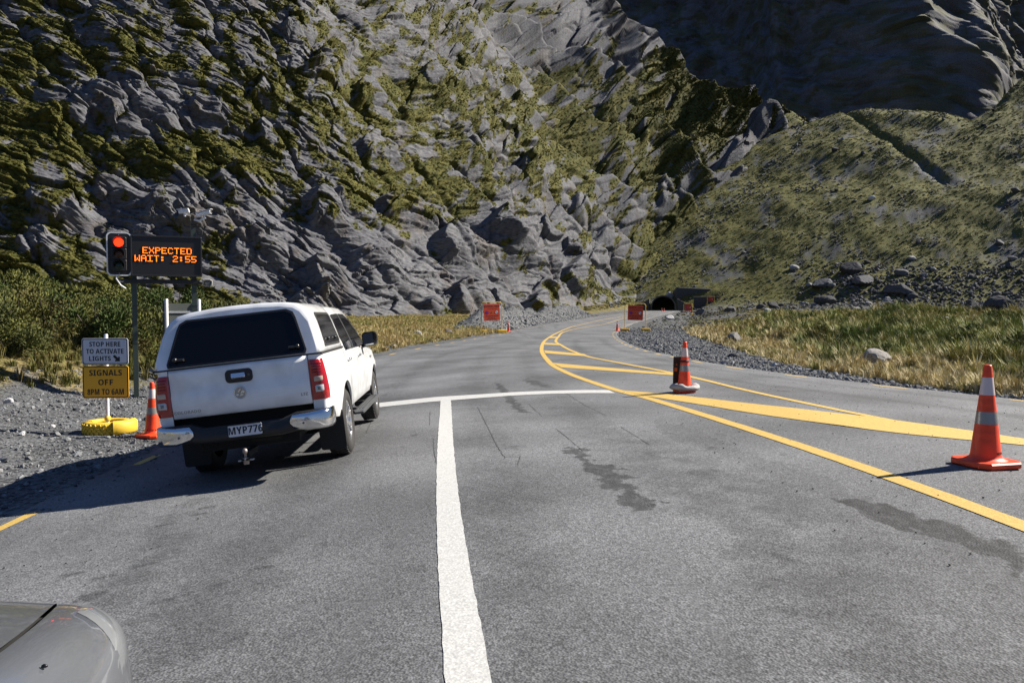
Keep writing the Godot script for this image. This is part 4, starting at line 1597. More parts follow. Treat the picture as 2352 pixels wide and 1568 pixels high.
# the back of a sign for the other direction, behind the pickup
func sign_back() -> void:
	var at := ground(-8.5, 20.2)
	var o := thing("sign_board", "back of a grey sign panel on white posts behind the pickup", "road sign", at, deg_to_rad(38))
	var st := surf()
	slab(st, rrect(0.95, 1.15, 0.02), 0.03, 0.003, Transform3D(Basis(), Vector3(0, 1.55, 0)))
	part("panel", st, mat("panel_back", lin(0.085, 0.095, 0.085), 0.5, 0.4), o)
	for x in [-0.40, 0.40]:
		var p := surf()
		lathe(p, [[0.045, -0.1], [0.045, 2.22], [0.03, 2.24]], 14, Transform3D(Basis(), Vector3(x, 0, 0.07)))
		part("post", p, mat("post_white"), o)
	for y in [1.2, 1.9]:
		var r := surf()
		box(r, Vector3(0, y, 0.03), Vector3(0.93, 0.05, 0.025), 0.003)
		part("rail", r, mat("galvanised"), o)

# ---------------------------------------------------------------- vehicles
func paint_of(key: String, c: Color, metal: float, rough: float) -> StandardMaterial3D:
	var m := mat(key, c, rough, metal)
	m.clearcoat_enabled = true
	m.clearcoat = 0.8
	m.clearcoat_roughness = 0.04
	return m

func side_w(y: float, z: float) -> float:     # half width of the pickup
	var w := along([[0.42, 0.850], [0.55, 0.895], [0.72, 0.915], [0.88, 0.922], [1.0, 0.912], [1.12, 0.893], [1.25, 0.872]], y)
	if z > 0.90: w -= pow((z - 0.90) / 0.24, 2) * 0.045
	if z < -3.3: w -= pow((-3.3 - z) / 0.75, 2) * 0.17
	var flare := maxf(exp(-pow((z) / 0.52, 4)), exp(-pow((z + 3.1) / 0.52, 4)))
	return w + 0.022 * flare * (1.0 - sstep(0.85, 1.0, y))

func side_low(z: float) -> float:
	var y := 0.50 if z < 0.5 else lerpf(0.50, 0.56, (z - 0.5) / 0.6)
	for c in [0.0, -3.1]:
		var q: float = 0.47 * 0.47 - (z - c) * (z - c)
		if q > 0: y = maxf(y, 0.385 + sqrt(q))
	return y

func side_top(z: float) -> float:
	if z > -0.43: return 1.235
	if z > -2.5: return lerpf(1.19, 1.16, (-0.43 - z) / 2.07)
	return lerpf(1.16, 0.98, pow((-2.5 - z) / 1.45, 1.3))

func flank(z0: float, z1: float, s: float) -> SurfaceTool:
	var st := surf()
	st.set_smooth_group(1)
	var n := maxi(2, int(absf(z1 - z0) / 0.028))
	var rows := 14
	for i in n:
		var za := lerpf(z0, z1, float(i) / n)
		var zb := lerpf(z0, z1, float(i + 1) / n)
		for j in rows:
			var q := []
			for e in [[za, j], [zb, j], [zb, j + 1], [za, j + 1]]:
				var y := lerpf(side_low(e[0]), side_top(e[0]), float(e[1]) / rows)
				q.append(Vector3(side_w(y, e[0]) * s, y, e[0]))
			quad(st, q[0], q[1], q[2], q[3])
		# the returned lip along the lower edge and along the top
		for e in [[side_low(za), side_low(zb), -0.10], [side_top(za), side_top(zb), -0.06]]:
			var a := Vector3(side_w(e[0], za) * s, e[0], za)
			var b := Vector3(side_w(e[1], zb) * s, e[1], zb)
			st.set_smooth_group(2)
			quad(st, a, b, b + Vector3(e[2] * s, 0, 0), a + Vector3(e[2] * s, 0, 0))
			st.set_smooth_group(1)
	st.set_smooth_group(-1)
	for z in [z0, z1]:
		for j in rows:
			var ya := lerpf(side_low(z), side_top(z), float(j) / rows)
			var yb := lerpf(side_low(z), side_top(z), float(j + 1) / rows)
			quad(st, Vector3(side_w(ya, z) * s, ya, z), Vector3(side_w(yb, z) * s, yb, z), Vector3((side_w(yb, z) - 0.03) * s, yb, z), Vector3((side_w(ya, z) - 0.03) * s, ya, z))
	return st

func road_wheel(parent: Node3D, at: Vector3, s: float, R: float, W: float) -> void:
	var w := Node3D.new()
	w.name = "wheel"
	parent.add_child(w, true)
	w.position = at
	w.rotation.z = -PI / 2 * s
	var k := R / 0.385
	var ty := surf()
	lathe(ty, [[0.235 * k, W * 0.42], [0.25 * k, W * 0.49], [0.30 * k, W * 0.52], [0.345 * k, W * 0.49], [0.375 * k, W * 0.40], [0.384 * k, W * 0.30], [0.385 * k, 0], [0.384 * k, -W * 0.30], [0.375 * k, -W * 0.40], [0.345 * k, -W * 0.49], [0.30 * k, -W * 0.52], [0.24 * k, -W * 0.45]], 48, Transform3D(), false)
	part("tyre", ty, mat("tyre_black", lin(0.022, 0.021, 0.021), 0.85), w)
	var gr := surf()
	for y in [-0.3, -0.1, 0.1, 0.3]:
		for q in 40:
			var a := TAU * (q + (0.5 if y > -0.2 and y < 0.2 else 0.0)) / 40
			box(gr, Vector3(cos(a) * R * 1.0, y * W, sin(a) * R * 1.0), Vector3(0.012, W * 0.17, 0.045), 0.0, Basis(Vector3.UP, -a) * Basis(Vector3.RIGHT, 0.35 * signf(y)))
	part("tread", gr, mat("tyre_black"), w).set_meta("kind", "stuff")
	var silver := mat("alloy", lin(0.50, 0.50, 0.51), 0.25, 0.85)
	var ba := surf()
	lathe(ba, [[0.240 * k, W * 0.44], [0.228 * k, W * 0.44], [0.212 * k, W * 0.30], [0.205 * k, -W * 0.2], [0.12 * k, -W * 0.22]], 40, Transform3D(), false)
	part("rim", ba, silver, w)
	for q in 6:
		for e in [-0.16, 0.16]:
			var a := TAU * q / 6
			var sp := surf()
			var p0 := Vector3(cos(a) * 0.05 * k, W * 0.30, sin(a) * 0.05 * k)
			var p1 := Vector3(cos(a + e) * 0.228 * k, W * 0.40, sin(a + e) * 0.228 * k)
			var mid := (p0 + p1) / 2
			box(sp, mid, Vector3(0.032 * k, 0.035, p0.distance_to(p1)), 0.006, Basis.looking_at((p1 - p0).normalized(), Vector3.UP))
			part("spoke", sp, silver, w)
	var hub := surf()
	lathe(hub, [[0.075 * k, W * 0.20], [0.075 * k, W * 0.36], [0.05 * k, W * 0.40], [0.001, W * 0.41]], 24)
	part("hub", hub, silver, w)
	var disc := surf()
	lathe(disc, [[0.15 * k, W * 0.02], [0.15 * k, W * 0.08], [0.03, W * 0.08]], 28)
	part("brake_disc", disc, mat("iron", lin(0.10, 0.095, 0.09), 0.5, 0.6), w)

func on_cab(z: float, y: float, s: float, out: float) -> Vector3:
	var x := lerpf(0.872, 0.705, pow(clampf((y - 1.17) / 0.50, 0, 1.2), 1.25))
	return Vector3((x + out) * s, y, z)

func glass_patch(pts: Array, s: float, place: Callable, out: float) -> SurfaceTool:
	var poly := PackedVector2Array()
	for p in pts: poly.append(Vector2(p[0], p[1]))
	# refine so that the pane follows the curve of the side
	var st := surf()
	st.set_smooth_group(1)
	var ids := Geometry2D.triangulate_polygon(poly)
	for i in range(0, ids.size(), 3):
		var a := poly[ids[i]]
		var b := poly[ids[i + 1]]
		var c := poly[ids[i + 2]]
		var n := 5
		for u in n:
			for v in n - u:
				var f := func(p: int, q: int) -> Vector3:
					var w := a + (b - a) * (float(p) / n) + (c - a) * (float(q) / n)
					return place.call(w.x, w.y, s, out)
				tri(st, f.call(u, v), f.call(u + 1, v), f.call(u, v + 1))
				if u + v < n - 1: tri(st, f.call(u + 1, v), f.call(u + 1, v + 1), f.call(u, v + 1))
	return st

const CANOPY := [[0.880, 1.25], [0.868, 1.33], [0.838, 1.45], [0.800, 1.58], [0.762, 1.675], [0.712, 1.742], [0.640, 1.788], [0.50, 1.815], [0.26, 1.833], [0.0, 1.838]]

func canopy_ring(z_of: Callable, shrink: float, low: float) -> PackedVector3Array:
	var r := PackedVector3Array()
	for i in range(CANOPY.size()): r.append(Vector3(CANOPY[i][0] - shrink, CANOPY[i][1] - (shrink if i > 3 else 0.0), 0))
	for i in range(CANOPY.size() - 2, -1, -1): r.append(Vector3(-CANOPY[i][0] + shrink, CANOPY[i][1] - (shrink if i > 3 else 0.0), 0))
	for i in r.size():
		if r[i].y < low: r[i].y = low
		r[i].z = z_of.call(r[i].y)
	return r

func on_canopy(z: float, y: float, s: float, out: float) -> Vector3:
	var t := []
	for c in CANOPY: t.append([c[1], c[0]])
	return Vector3((along(t, y) + out) * s, y, z)

func pickup() -> void:
	var yaw := deg_to_rad(4.2)
	var c := Vector2(-2.75, 9.15)
	var o := thing("pickup_truck", "white double-cab pickup with canopy waiting at the red signal", "pickup truck", on_road(c.x, c.y, 0.0), yaw)
	o.rotation = Vector3(deg_to_rad(-0.35), yaw, deg_to_rad(6.6))
	o.scale = Vector3(0.965, 1, 1)
	var white := paint_of("truck_white", lin(0.80, 0.81, 0.82), 0.0, 0.28)
	white.uv1_triplanar = true
	white.uv1_scale = Vector3.ONE * 0.7
	white.albedo_texture = grain(noise_of(FastNoiseLite.TYPE_SIMPLEX_SMOOTH, 0.012, 46, 5), 256, 0.86, 1.06)
	var black := mat("truck_plastic", lin(0.014, 0.014, 0.015), 0.55)
	var glass := mat("dark_glass", lin(0.006, 0.006, 0.007), 0.06, 0.0, 0.35)
	var chrome := mat("chrome", lin(0.72, 0.72, 0.72), 0.12, 1.0)
	var dark := mat("underbody", lin(0.008, 0.008, 0.008), 0.9)
	for s in [-1.0, 1.0]:
		part("bed_side", flank(1.09, -0.405, s), white, o)
		part("door", flank(-0.415, -1.43, s), white, o)
		part("door", flank(-1.44, -2.50, s), white, o)
		part("fender", flank(-2.51, -3.98, s), white, o)
	# inner tub and chassis, seen only through gaps
	var ch := surf()
	box(ch, Vector3(0, 0.80, -1.45), Vector3(1.66, 0.55, 4.9), 0.02)
	for z in [0.0, -3.1]: box(ch, Vector3(0, 0.36, z), Vector3(1.4, 0.14, 0.16), 0.02)
	for x in [-0.45, 0.45]: box(ch, Vector3(x, 0.46, -1.4), Vector3(0.12, 0.16, 4.9), 0.01)
	box(ch, Vector3(0, 0.47, 0.72), Vector3(0.75, 0.2, 0.72), 0.06)
	part("chassis", ch, dark, o)
	# rear corner posts beside the tailgate
	for s in [-1.0, 1.0]:
		var st := surf()
		st.set_smooth_group(1)
		var path := []
		for e in 9:
			var a := PI / 2 * e / 8
			path.append(Vector2(0.055 * sin(a), 0.055 * cos(a)))
		for j in 14:
			for i in 9:
				var f := func(jj: int, ii: int) -> Vector3:
					var y := lerpf(0.60, 1.235, jj / 14.0)
					var w := side_w(y, 1.09)
					if ii == 0: return Vector3(0.735 * s, y, 1.145)
					var p: Vector2 = path[ii - 1]
					return Vector3((w - 0.055 + p.x) * s, y, 1.09 + p.y)
				quad(st, f.call(j, i), f.call(j, i + 1), f.call(j + 1, i + 1), f.call(j + 1, i))
		part("corner_panel", st, white, o)
		var cap := surf()
		box(cap, Vector3(0.80 * s, 1.228, 1.10), Vector3(0.13, 0.012, 0.08), 0.0)
		part("corner_cap", cap, white, o)
	# tailgate
	var tg := surf()
	var prof := [[0.735, 1.115], [0.735, 1.140], [0.75, 1.152], [0.86, 1.166], [0.965, 1.170], [1.0, 1.158], [1.13, 1.158], [1.20, 1.162], [1.235, 1.150], [1.24, 1.115]]
	var rr := []
	for x in [-0.727, -0.722, -0.5, 0.0, 0.5, 0.722, 0.727]:
		var r := PackedVector3Array()
		for p in prof: r.append(Vector3(x, p[0], p[1] - (0.012 if absf(x) > 0.725 else 0.0)))
		rr.append(r)
	rings(tg, rr, true, true)
	var gate := part("tailgate", tg, white, o)
	var hp := surf()
	slab(hp, rrect(0.285, 0.135, 0.045, 5), 0.02, 0.006, Transform3D(Basis(), Vector3(0.0, 1.11, 1.163)), true)
	part("handle_plate", hp, black, gate)
	var hd := surf()
	slab(hd, rrect(0.155, 0.058, 0.012, 3), 0.03, 0.008, Transform3D(Basis(Vector3.RIGHT, -0.25), Vector3(-0.005, 1.115, 1.178)), true)
	part("handle", hd, chrome, gate)
	var lock := surf()
	lathe(lock, [[0.013, 0], [0.013, 0.004]], 14, Transform3D(Basis(Vector3.RIGHT, PI / 2), Vector3(0.105, 1.11, 1.172)))
	part("lock", lock, mat("lock_grey", lin(0.1, 0.1, 0.1), 0.4, 0.5), gate)
	emblem(o, Vector3(-0.005, 0.935, 1.171), chrome)
	lettering("lettering", "COLORADO", 0.030, 0.004, mat("badge_grey", lin(0.35, 0.35, 0.35), 0.3, 0.7), gate, Transform3D(Basis(), Vector3(-0.575, 0.80, 1.160)), 700, "Droid Sans", 1.25)
	lettering("lettering", "LTZ", 0.030, 0.004, mat("badge_grey"), gate, Transform3D(Basis(), Vector3(0.655, 0.842, 1.165)), 700, "Droid Sans", 1.15)
	# tail lights: a lens that wraps round the corner
	var red := mat("lens_red", lin(0.33, 0.006, 0.008), 0.12)
	red.clearcoat_enabled = true
	red.clearcoat_roughness = 0.03
	for s in [-1.0, 1.0]:
		var place := func(t: float, y: float, out: float) -> Vector3:
			var w := side_w(y, 1.09)
			var flat := w - 0.06 - 0.732
			var q: Vector3
			if t < flat: q = Vector3(0.732 + t, y, 1.150 + out)
			elif t < flat + 0.094:
				var a := (t - flat) / 0.06
				q = Vector3(w - 0.06 + sin(a) * (0.06 + out), y, 1.09 + cos(a) * (0.06 + out))
			else: q = Vector3(side_w(y, 1.09 - (t - flat - 0.094)) + out, y, 1.09 - (t - flat - 0.094))
			q.x *= s
			return q
		var st := surf()
		st.set_smooth_group(1)
		var N := 16
		var shape := func(i: int, j: int) -> Vector3:
			var y := lerpf(0.768, 1.185, j / 12.0)
			var reach := lerpf(0.235, 0.185, j / 12.0)
			var e: float = minf(minf(i, N - i) / 2.0, minf(j, 12 - j) / 1.5)
			return place.call(reach * i / N, y, 0.004 + 0.016 * minf(1.0, e))
		for i in N:
			for j in 12: quad(st, shape.call(i, j), shape.call(i + 1, j), shape.call(i + 1, j + 1), shape.call(i, j + 1))
		var lamp := part("tail_light", st, red, o)
		var blk := func(t0: float, t1: float, y0: float, y1: float, out: float, m: Material, called: String) -> void:
			var b := surf()
			b.set_smooth_group(1)
			var f := func(i: int, j: int) -> Vector3:
				var edge := i == 0 or i == 5 or j == 0 or j == 5
				return place.call(lerpf(t0, t1, i / 5.0), lerpf(y0, y1, j / 5.0), 0.016 if edge else out)
			for i in 5:
				for j in 5: quad(b, f.call(i, j), f.call(i + 1, j), f.call(i + 1, j + 1), f.call(i, j + 1))
			part(called, b, m, lamp)
		blk.call(0.035, 0.135, 0.955, 1.015, 0.027, mat("lens_amber_clear", lin(0.50, 0.38, 0.30), 0.15), "indicator")
		blk.call(0.040, 0.135, 0.845, 0.925, 0.030, mat("lens_clear", lin(0.52, 0.52, 0.52), 0.1), "reversing_light")
		blk.call(0.062, 0.112, 0.860, 0.910, 0.034, mat("lens_bulb", lin(0.25, 0.25, 0.25), 0.1, 0.6), "reflector_bowl")
		for k in 4: blk.call(0.02, 0.13, 1.045 + k * 0.03, 1.06 + k * 0.03, 0.025, mat("lens_red_dark", lin(0.15, 0.003, 0.005), 0.15), "light_bar")
	# bumper
	var bp := surf()
	var bprof := [[0.50, 1.16], [0.485, 1.235], [0.50, 1.285], [0.56, 1.30], [0.60, 1.292], [0.66, 1.29], [0.675, 1.27], [0.675, 1.15]]
	var br := []
	for x in [-0.90, -0.86, -0.55, -0.40, -0.22, 0.22, 0.40, 0.55, 0.86, 0.90]:
		var r := PackedVector3Array()
		var step := 0.05 if absf(x) < 0.41 else 0.0
		var back := 0.10 if absf(x) > 0.88 else (0.05 if absf(x) > 0.8 else 0.0)
		for p in bprof: r.append(Vector3(x, p[0] - (step if p[0] > 0.58 else step * 0.4), p[1] - back * (1.0 if p[1] > 1.2 else 0.0)))
		br.append(r)
	rings(bp, br, true, true)
	var bump := part("bumper", bp, black, o)
	for s in [-1.0, 1.0]:
		var path := [[0.50, 1.296], [0.53, 1.305], [0.68, 1.300], [0.80, 1.275], [0.865, 1.235], [0.905, 1.15], [0.910, 1.03], [0.905, 0.95], [0.90, 0.93]]
		var cr := []
		for i in path.size():
			var ends := 0.4 if i == 0 or i == path.size() - 1 else 1.0
			var a := Vector2(path[maxi(i - 1, 0)][0], path[maxi(i - 1, 0)][1])
			var b := Vector2(path[mini(i + 1, path.size() - 1)][0], path[mini(i + 1, path.size() - 1)][1])
			var nrm := -(b - a).normalized().orthogonal()
			if nrm.dot(Vector2(1, 1)) < 0: nrm = -nrm
			var loop := PackedVector3Array()
			var lift := 0.02 * sstep(0.6, 0.95, path[i][0])
			var low := lerpf(0.525, 0.485, sstep(0.5, 0.62, path[i][0]))
			for e in [[-0.03, low + 0.01], [0.006, low], [0.014, low + 0.03], [0.018, 0.57], [0.015, 0.625 + lift], [0.008, 0.655 + lift], [-0.03, 0.66 + lift]]:
				var y: float = lerpf(0.58, e[1], ends)
				loop.append(Vector3((path[i][0] + nrm.x * e[0] * ends) * s, y, path[i][1] + nrm.y * e[0] * ends))
			cr.append(loop)
		var st := surf()
		rings(st, cr, true, true)
		part("chrome_corner", st, chrome, bump)
		for rad in [[0.020, 0.0], [0.012, 0.003]]:
			var se := surf()
			lathe(se, [[rad[0], 0], [rad[0], 0.004]], 16, Transform3D(Basis(Vector3.RIGHT, PI / 2), Vector3(0.64 * s, 0.565, 1.318 + rad[1])))
			part("parking_sensor", se, chrome if rad[1] == 0.0 else mat("sensor_grey", lin(0.12, 0.12, 0.12), 0.4), bump)
	var pl := surf()
	slab(pl, rrect(0.345, 0.116, 0.012, 3), 0.008, 0.001, Transform3D(Basis(Vector3.RIGHT, -0.06), Vector3(0.035, 0.568, 1.312)))
	var plate := part("number_plate", pl, mat("plate_white", lin(0.62, 0.63, 0.66), 0.45), o)
	plate.set_meta("label", "white number plate MYP776")
	lettering("lettering", "MYP776", 0.071, 0.002, mat("print_black", lin(0.012, 0.012, 0.012), 0.6), plate, Transform3D(Basis(Vector3.RIGHT, -0.06), Vector3(0.040, 0.568, 1.317)), 700, "Droid Sans", 0.98)
	var pf := surf()
	for e in [[0.058, 0.008, 0.36], [-0.058, 0.012, 0.36]]: box(pf, Vector3(0.035, 0.568 + e[0], 1.3165), Vector3(0.33, 0.007, 0.002), 0.0, Basis(Vector3.RIGHT, -0.06))
	part("plate_frame", pf, black, plate)
	# tow bar
	var tb := surf()
	box(tb, Vector3(0.0, 0.40, 1.0), Vector3(1.05, 0.09, 0.09), 0.01)
	box(tb, Vector3(0.03, 0.33, 1.20), Vector3(0.07, 0.05, 0.36), 0.008)
	box(tb, Vector3(0.03, 0.285, 1.385), Vector3(0.08, 0.022, 0.10), 0.004)
	var tow := part("tow_bar", tb, dark, o)
	var ball := surf()
	lathe(ball, [[0.030, 0.235], [0.030, 0.268], [0.036, 0.272], [0.036, 0.298], [0.014, 0.302], [0.013, 0.335], [0.024, 0.35], [0.0265, 0.365], [0.024, 0.382], [0.012, 0.393], [0.001, 0.394]], 20, Transform3D(Basis(), Vector3(0.03, 0, 1.40)))
	part("tow_ball", ball, mat("rusty_steel", lin(0.30, 0.24, 0.21), 0.45, 0.5), tow)
	for x in [-0.055, 0.055]:
		var lug := surf()
		box(lug, Vector3(0.03 + x, 0.275, 1.39), Vector3(0.05, 0.014, 0.035), 0.003)
		part("chain_lug", lug, mat("galvanised", lin(0.42, 0.43, 0.44), 0.45, 0.7), tow)
	# canopy
	var cs := surf()
	var rear := func(y: float) -> float: return 1.135 - (y - 1.25) * 0.40
	var rs := []
	rs.append(canopy_ring(func(y: float) -> float: return rear.call(y) + 0.012, 0.045, 1.25))
	rs.append(canopy_ring(func(y: float) -> float: return rear.call(y) + 0.004, 0.018, 1.25))
	rs.append(canopy_ring(func(y: float) -> float: return rear.call(y) - 0.02, 0.003, 1.25))
	for z in [0.85, 0.6, 0.3, 0.0, -0.25]:
		rs.append(canopy_ring(func(y: float) -> float: return minf(z, rear.call(y) - 0.04), 0.0, 1.25))
	rs.append(canopy_ring(func(_y: float) -> float: return -0.38, 0.004, 1.25))
	rs.append(canopy_ring(func(_y: float) -> float: return -0.415, 0.03, 1.25))
	rings(cs, rs, true, true)
	var can := part("canopy", cs, white, o)
	var seal := surf()
	for s in [-1.0, 1.0]: box(seal, Vector3(0.868 * s, 1.242, 0.36), Vector3(0.035, 0.022, 1.56), 0.004)
	box(seal, Vector3(0, 1.243, 1.130), Vector3(1.72, 0.018, 0.04), 0.004)
	part("seal", seal, black, can)
	var rg := surf()
	var pane := [[-0.715, 1.262], [0.715, 1.262], [0.728, 1.30], [0.628, 1.64], [0.60, 1.700], [0.53, 1.735], [-0.53, 1.735], [-0.60, 1.700], [-0.628, 1.64], [-0.728, 1.30]]
	var lay := func(pts: Array, grow: float, out: float) -> PackedVector3Array:
		var r := PackedVector3Array()
		for p in pts: r.append(Vector3(p[0] * (1 + grow), 1.47 + (p[1] - 1.47) * (1 + grow * 3.2), rear.call(1.47 + (p[1] - 1.47) * (1 + grow * 3.2)) + out))
		return r
	rings(rg, [lay.call(pane, 0.0, 0.010), lay.call(pane, 0.0, 0.027), lay.call(pane, -0.004, 0.030)], true, true, false)
	var win := part("rear_window", rg, glass, o)
	var fr := surf()
	rings(fr, [lay.call(pane, 0.004, 0.012), lay.call(pane, 0.004, 0.033), lay.call(pane, -0.022, 0.034), lay.call(pane, -0.022, 0.028)], true, false, false)
	part("window_frame", fr, black, win)
	for s in [-1.0, 1.0]:
		var hdl := surf()
		box(hdl, Vector3(0.60 * s, 1.335, 1.150), Vector3(0.11, 0.028, 0.035), 0.008)
		lathe(hdl, [[0.022, 0], [0.022, 0.045], [0.012, 0.05]], 14, Transform3D(Basis(Vector3.RIGHT, PI / 2), Vector3(0.64 * s, 1.34, 1.125)))
		part("window_latch", hdl, mat("latch_black", lin(0.02, 0.02, 0.02), 0.25), win)
		var sw := glass_patch([[0.80, 1.315], [0.66, 1.64], [0.63, 1.665], [-0.18, 1.665], [-0.24, 1.63], [-0.24, 1.36], [-0.19, 1.315]], s, on_canopy, 0.006)
		var side := part("canopy_window", sw, glass, o)
		var bor := surf()
		var loop := [[0.83, 1.30], [0.675, 1.655], [0.64, 1.68], [-0.19, 1.68], [-0.255, 1.64], [-0.255, 1.35], [-0.20, 1.30]]
		var inn := [[0.79, 1.325], [0.655, 1.635], [0.63, 1.655], [-0.175, 1.655], [-0.228, 1.625], [-0.228, 1.365], [-0.185, 1.325]]
		for i in loop.size():
			var j := (i + 1) % loop.size()
			quad(bor, on_canopy(loop[i][0], loop[i][1], s, 0.009), on_canopy(loop[j][0], loop[j][1], s, 0.009), on_canopy(inn[j][0], inn[j][1], s, 0.009), on_canopy(inn[i][0], inn[i][1], s, 0.009))
		part("window_frame", bor, black, side)
		for z in [0.52, 0.0]:
			var kn := surf()
			lathe(kn, [[0.020, 0.0], [0.020, 0.016], [0.008, 0.02]], 12, Transform3D(Basis(Vector3(0, 0, 1), -PI / 2 * s), on_canopy(z, 1.375, s, 0.008)))
			part("knob", kn, mat("latch_black"), side)
	# cab above the belt line
	var cb := surf()
	var cab := []
	for e in [[-0.425, 1.10, 0.88], [-0.43, 1.735, 0.96], [-0.60, 1.775, 1.0], [-1.2, 1.795, 1.0], [-1.8, 1.785, 1.0], [-2.15, 1.745, 0.99], [-2.35, 1.66, 0.985], [-2.65, 1.44, 0.98], [-2.98, 1.17, 0.97]]:
		var r := PackedVector3Array()
		var h: float = e[1]
		for s in [1.0, -1.0]:
			var pts := []
			for q in [[1.12, 0], [1.17, 0], [1.30, 0], [1.45, 0], [1.58, 0], [1.665, 0]]:
				var y := minf(q[0], h - 0.10) if h > 1.3 else minf(q[0], h)
				var v := on_cab(e[0], y, s, -0.004)
				pts.append(Vector3(v.x * e[2], y, e[0]))
			var topy := minf(1.665, h - 0.10) if h > 1.3 else h
			var wx: float = absf(on_cab(e[0], topy, 1, 0).x) * e[2]
			pts.append(Vector3((wx - 0.035) * s, maxf(topy, h - 0.045), e[0]))
			pts.append(Vector3((wx - 0.12) * s, maxf(topy, h - 0.015), e[0]))
			pts.append(Vector3((wx - 0.35) * s, h, e[0]))
			if s < 0: pts.reverse()
			for v in pts: r.append(v)
		cab.append(r)
	rings(cb, cab, true, true)
	var cabin := part("cab", cb, white, o)
	for s in [-1.0, 1.0]:
		part("side_window", glass_patch([[-0.70, 1.19], [-0.62, 1.40], [-0.66, 1.56], [-0.76, 1.645], [-1.36, 1.655], [-1.38, 1.19]], s, on_cab, 0.004), glass, cabin)
		part("side_window", glass_patch([[-1.46, 1.19], [-1.44, 1.655], [-1.90, 1.645], [-2.20, 1.56], [-2.52, 1.32], [-2.62, 1.19]], s, on_cab, 0.004), glass, cabin)
		part("pillar_trim", glass_patch([[-1.375, 1.19], [-1.355, 1.66], [-1.445, 1.66], [-1.465, 1.19]], s, on_cab, 0.006), black, cabin)
		var sh := surf()
		for seg in [[[-0.72, 1.60], [-0.80, 1.66], [-1.36, 1.672]], [[-1.44, 1.672], [-1.90, 1.664], [-2.22, 1.575], [-2.50, 1.36]]]:
			for i in seg.size() - 1:
				var a := on_cab(seg[i][0], seg[i][1], s, 0.006)
				var b := on_cab(seg[i + 1][0], seg[i + 1][1], s, 0.006)
				var dn := Vector3(0.028 * s, -0.062, 0.01)
				quad(sh, a, b, b + dn, a + dn)
		part("weather_shield", sh, mat("smoked", lin(0.012, 0.012, 0.013), 0.15), cabin)
		for z in [-0.62, -1.66]:
			var dh := surf()
			slab(dh, rrect(0.17, 0.032, 0.014, 3), 0.03, 0.008, Transform3D(Basis(Vector3.UP, PI / 2), Vector3((side_w(1.08, z) + 0.022) * s, 1.075, z)), true)
			part("door_handle", dh, chrome, o)
		# mirror
		var mi := Node3D.new()
		mi.name = "wing_mirror"
		o.add_child(mi, true)
		mi.position = Vector3(1.03 * s, 1.27, -2.28)
		mi.rotation.y = deg_to_rad(-12 * s)
		var hs := surf()
		var mr := []
		for e in [[0.060, 1.0], [0.055, 1.0], [0.0, 0.98], [-0.06, 0.80], [-0.085, 0.45]]:
			var ring := PackedVector3Array()
			for q in rrect(0.225 * e[1], 0.205 * e[1], 0.06 * e[1], 5): ring.append(Vector3(q.x, q.y, e[0]))
			mr.append(ring)
		rings(hs, mr, true, true)
		part("mirror_housing", hs, mat("mirror_black", lin(0.012, 0.012, 0.013), 0.2), mi)
		var mg := surf()
		slab(mg, rrect(0.195, 0.175, 0.05, 5), 0.004, 0.0, Transform3D(Basis(Vector3.UP, deg_to_rad(6 * s)), Vector3(0, 0, 0.064)))
		part("mirror_glass", mg, mat("mirror_glass", lin(0.35, 0.35, 0.36), 0.03, 1.0), mi)
		var ma := surf()
		tube(ma, [Vector3(-0.06 * s, -0.08, -0.02), Vector3(-0.16 * s, -0.10, -0.06)], 0.03, 10)
		part("mirror_arm", ma, mat("mirror_black"), mi)
		# step, mud flaps, arch lining
		var sb := surf()
		slab(sb, rrect(0.15, 0.055, 0.02, 4), 1.95, 0.03, Transform3D(Basis(), Vector3(0.955 * s, 0.40, -1.56)), true)
		var stp := part("side_step", sb, mat("step_grey", lin(0.10, 0.105, 0.11), 0.4, 0.5), o)
		for k in 3:
			var rb := surf()
			box(rb, Vector3((0.915 + k * 0.04) * s, 0.43, -1.56), Vector3(0.014, 0.008, 1.7), 0.002)
			part("tread_rib", rb, mat("truck_plastic"), stp)
		for z in [-0.7, -1.5, -2.4]:
			var bk := surf()
			box(bk, Vector3(0.86 * s, 0.44, z), Vector3(0.12, 0.03, 0.05), 0.004)
			part("step_bracket", bk, mat("truck_plastic"), stp)
		for z in [0.475, -2.60]:
			var mf := surf()
			slab(mf, rrect(0.30, 0.44 if z > 0 else 0.30, 0.03, 3), 0.012, 0.002, Transform3D(Basis(Vector3.RIGHT, 0.05), Vector3(0.775 * s, 0.355 if z > 0 else 0.42, z)))
			part("mud_flap", mf, mat("rubber", lin(0.012, 0.012, 0.012), 0.75), o)
		for z in [0.0, -3.1]:
			var al := surf()
			var ar := []
			for xx in [0.905, 0.60]:
				var ring := PackedVector3Array()
				for k in 25:
					var a := PI * k / 24
					ring.append(Vector3(xx * s, 0.385 + sin(a) * 0.466, z + cos(a) * 0.466))
				ar.append(ring)
			rings(al, ar, false, false)
			part("arch_liner", al, dark, o)
			road_wheel(o, Vector3(0.79 * s, 0.385, z), s, 0.385, 0.26)
		var ref := surf()
		box(ref, Vector3((side_w(0.82, -1.9) + 0.004) * s, 0.99, -2.95), Vector3(0.01, 0.03, 0.14), 0.002)
		part("fender_badge", ref, mat("badge_grey", lin(0.35, 0.35, 0.35), 0.3, 0.7), o)
	# bonnet, windscreen and nose
	var bn := surf()
	var bs := []
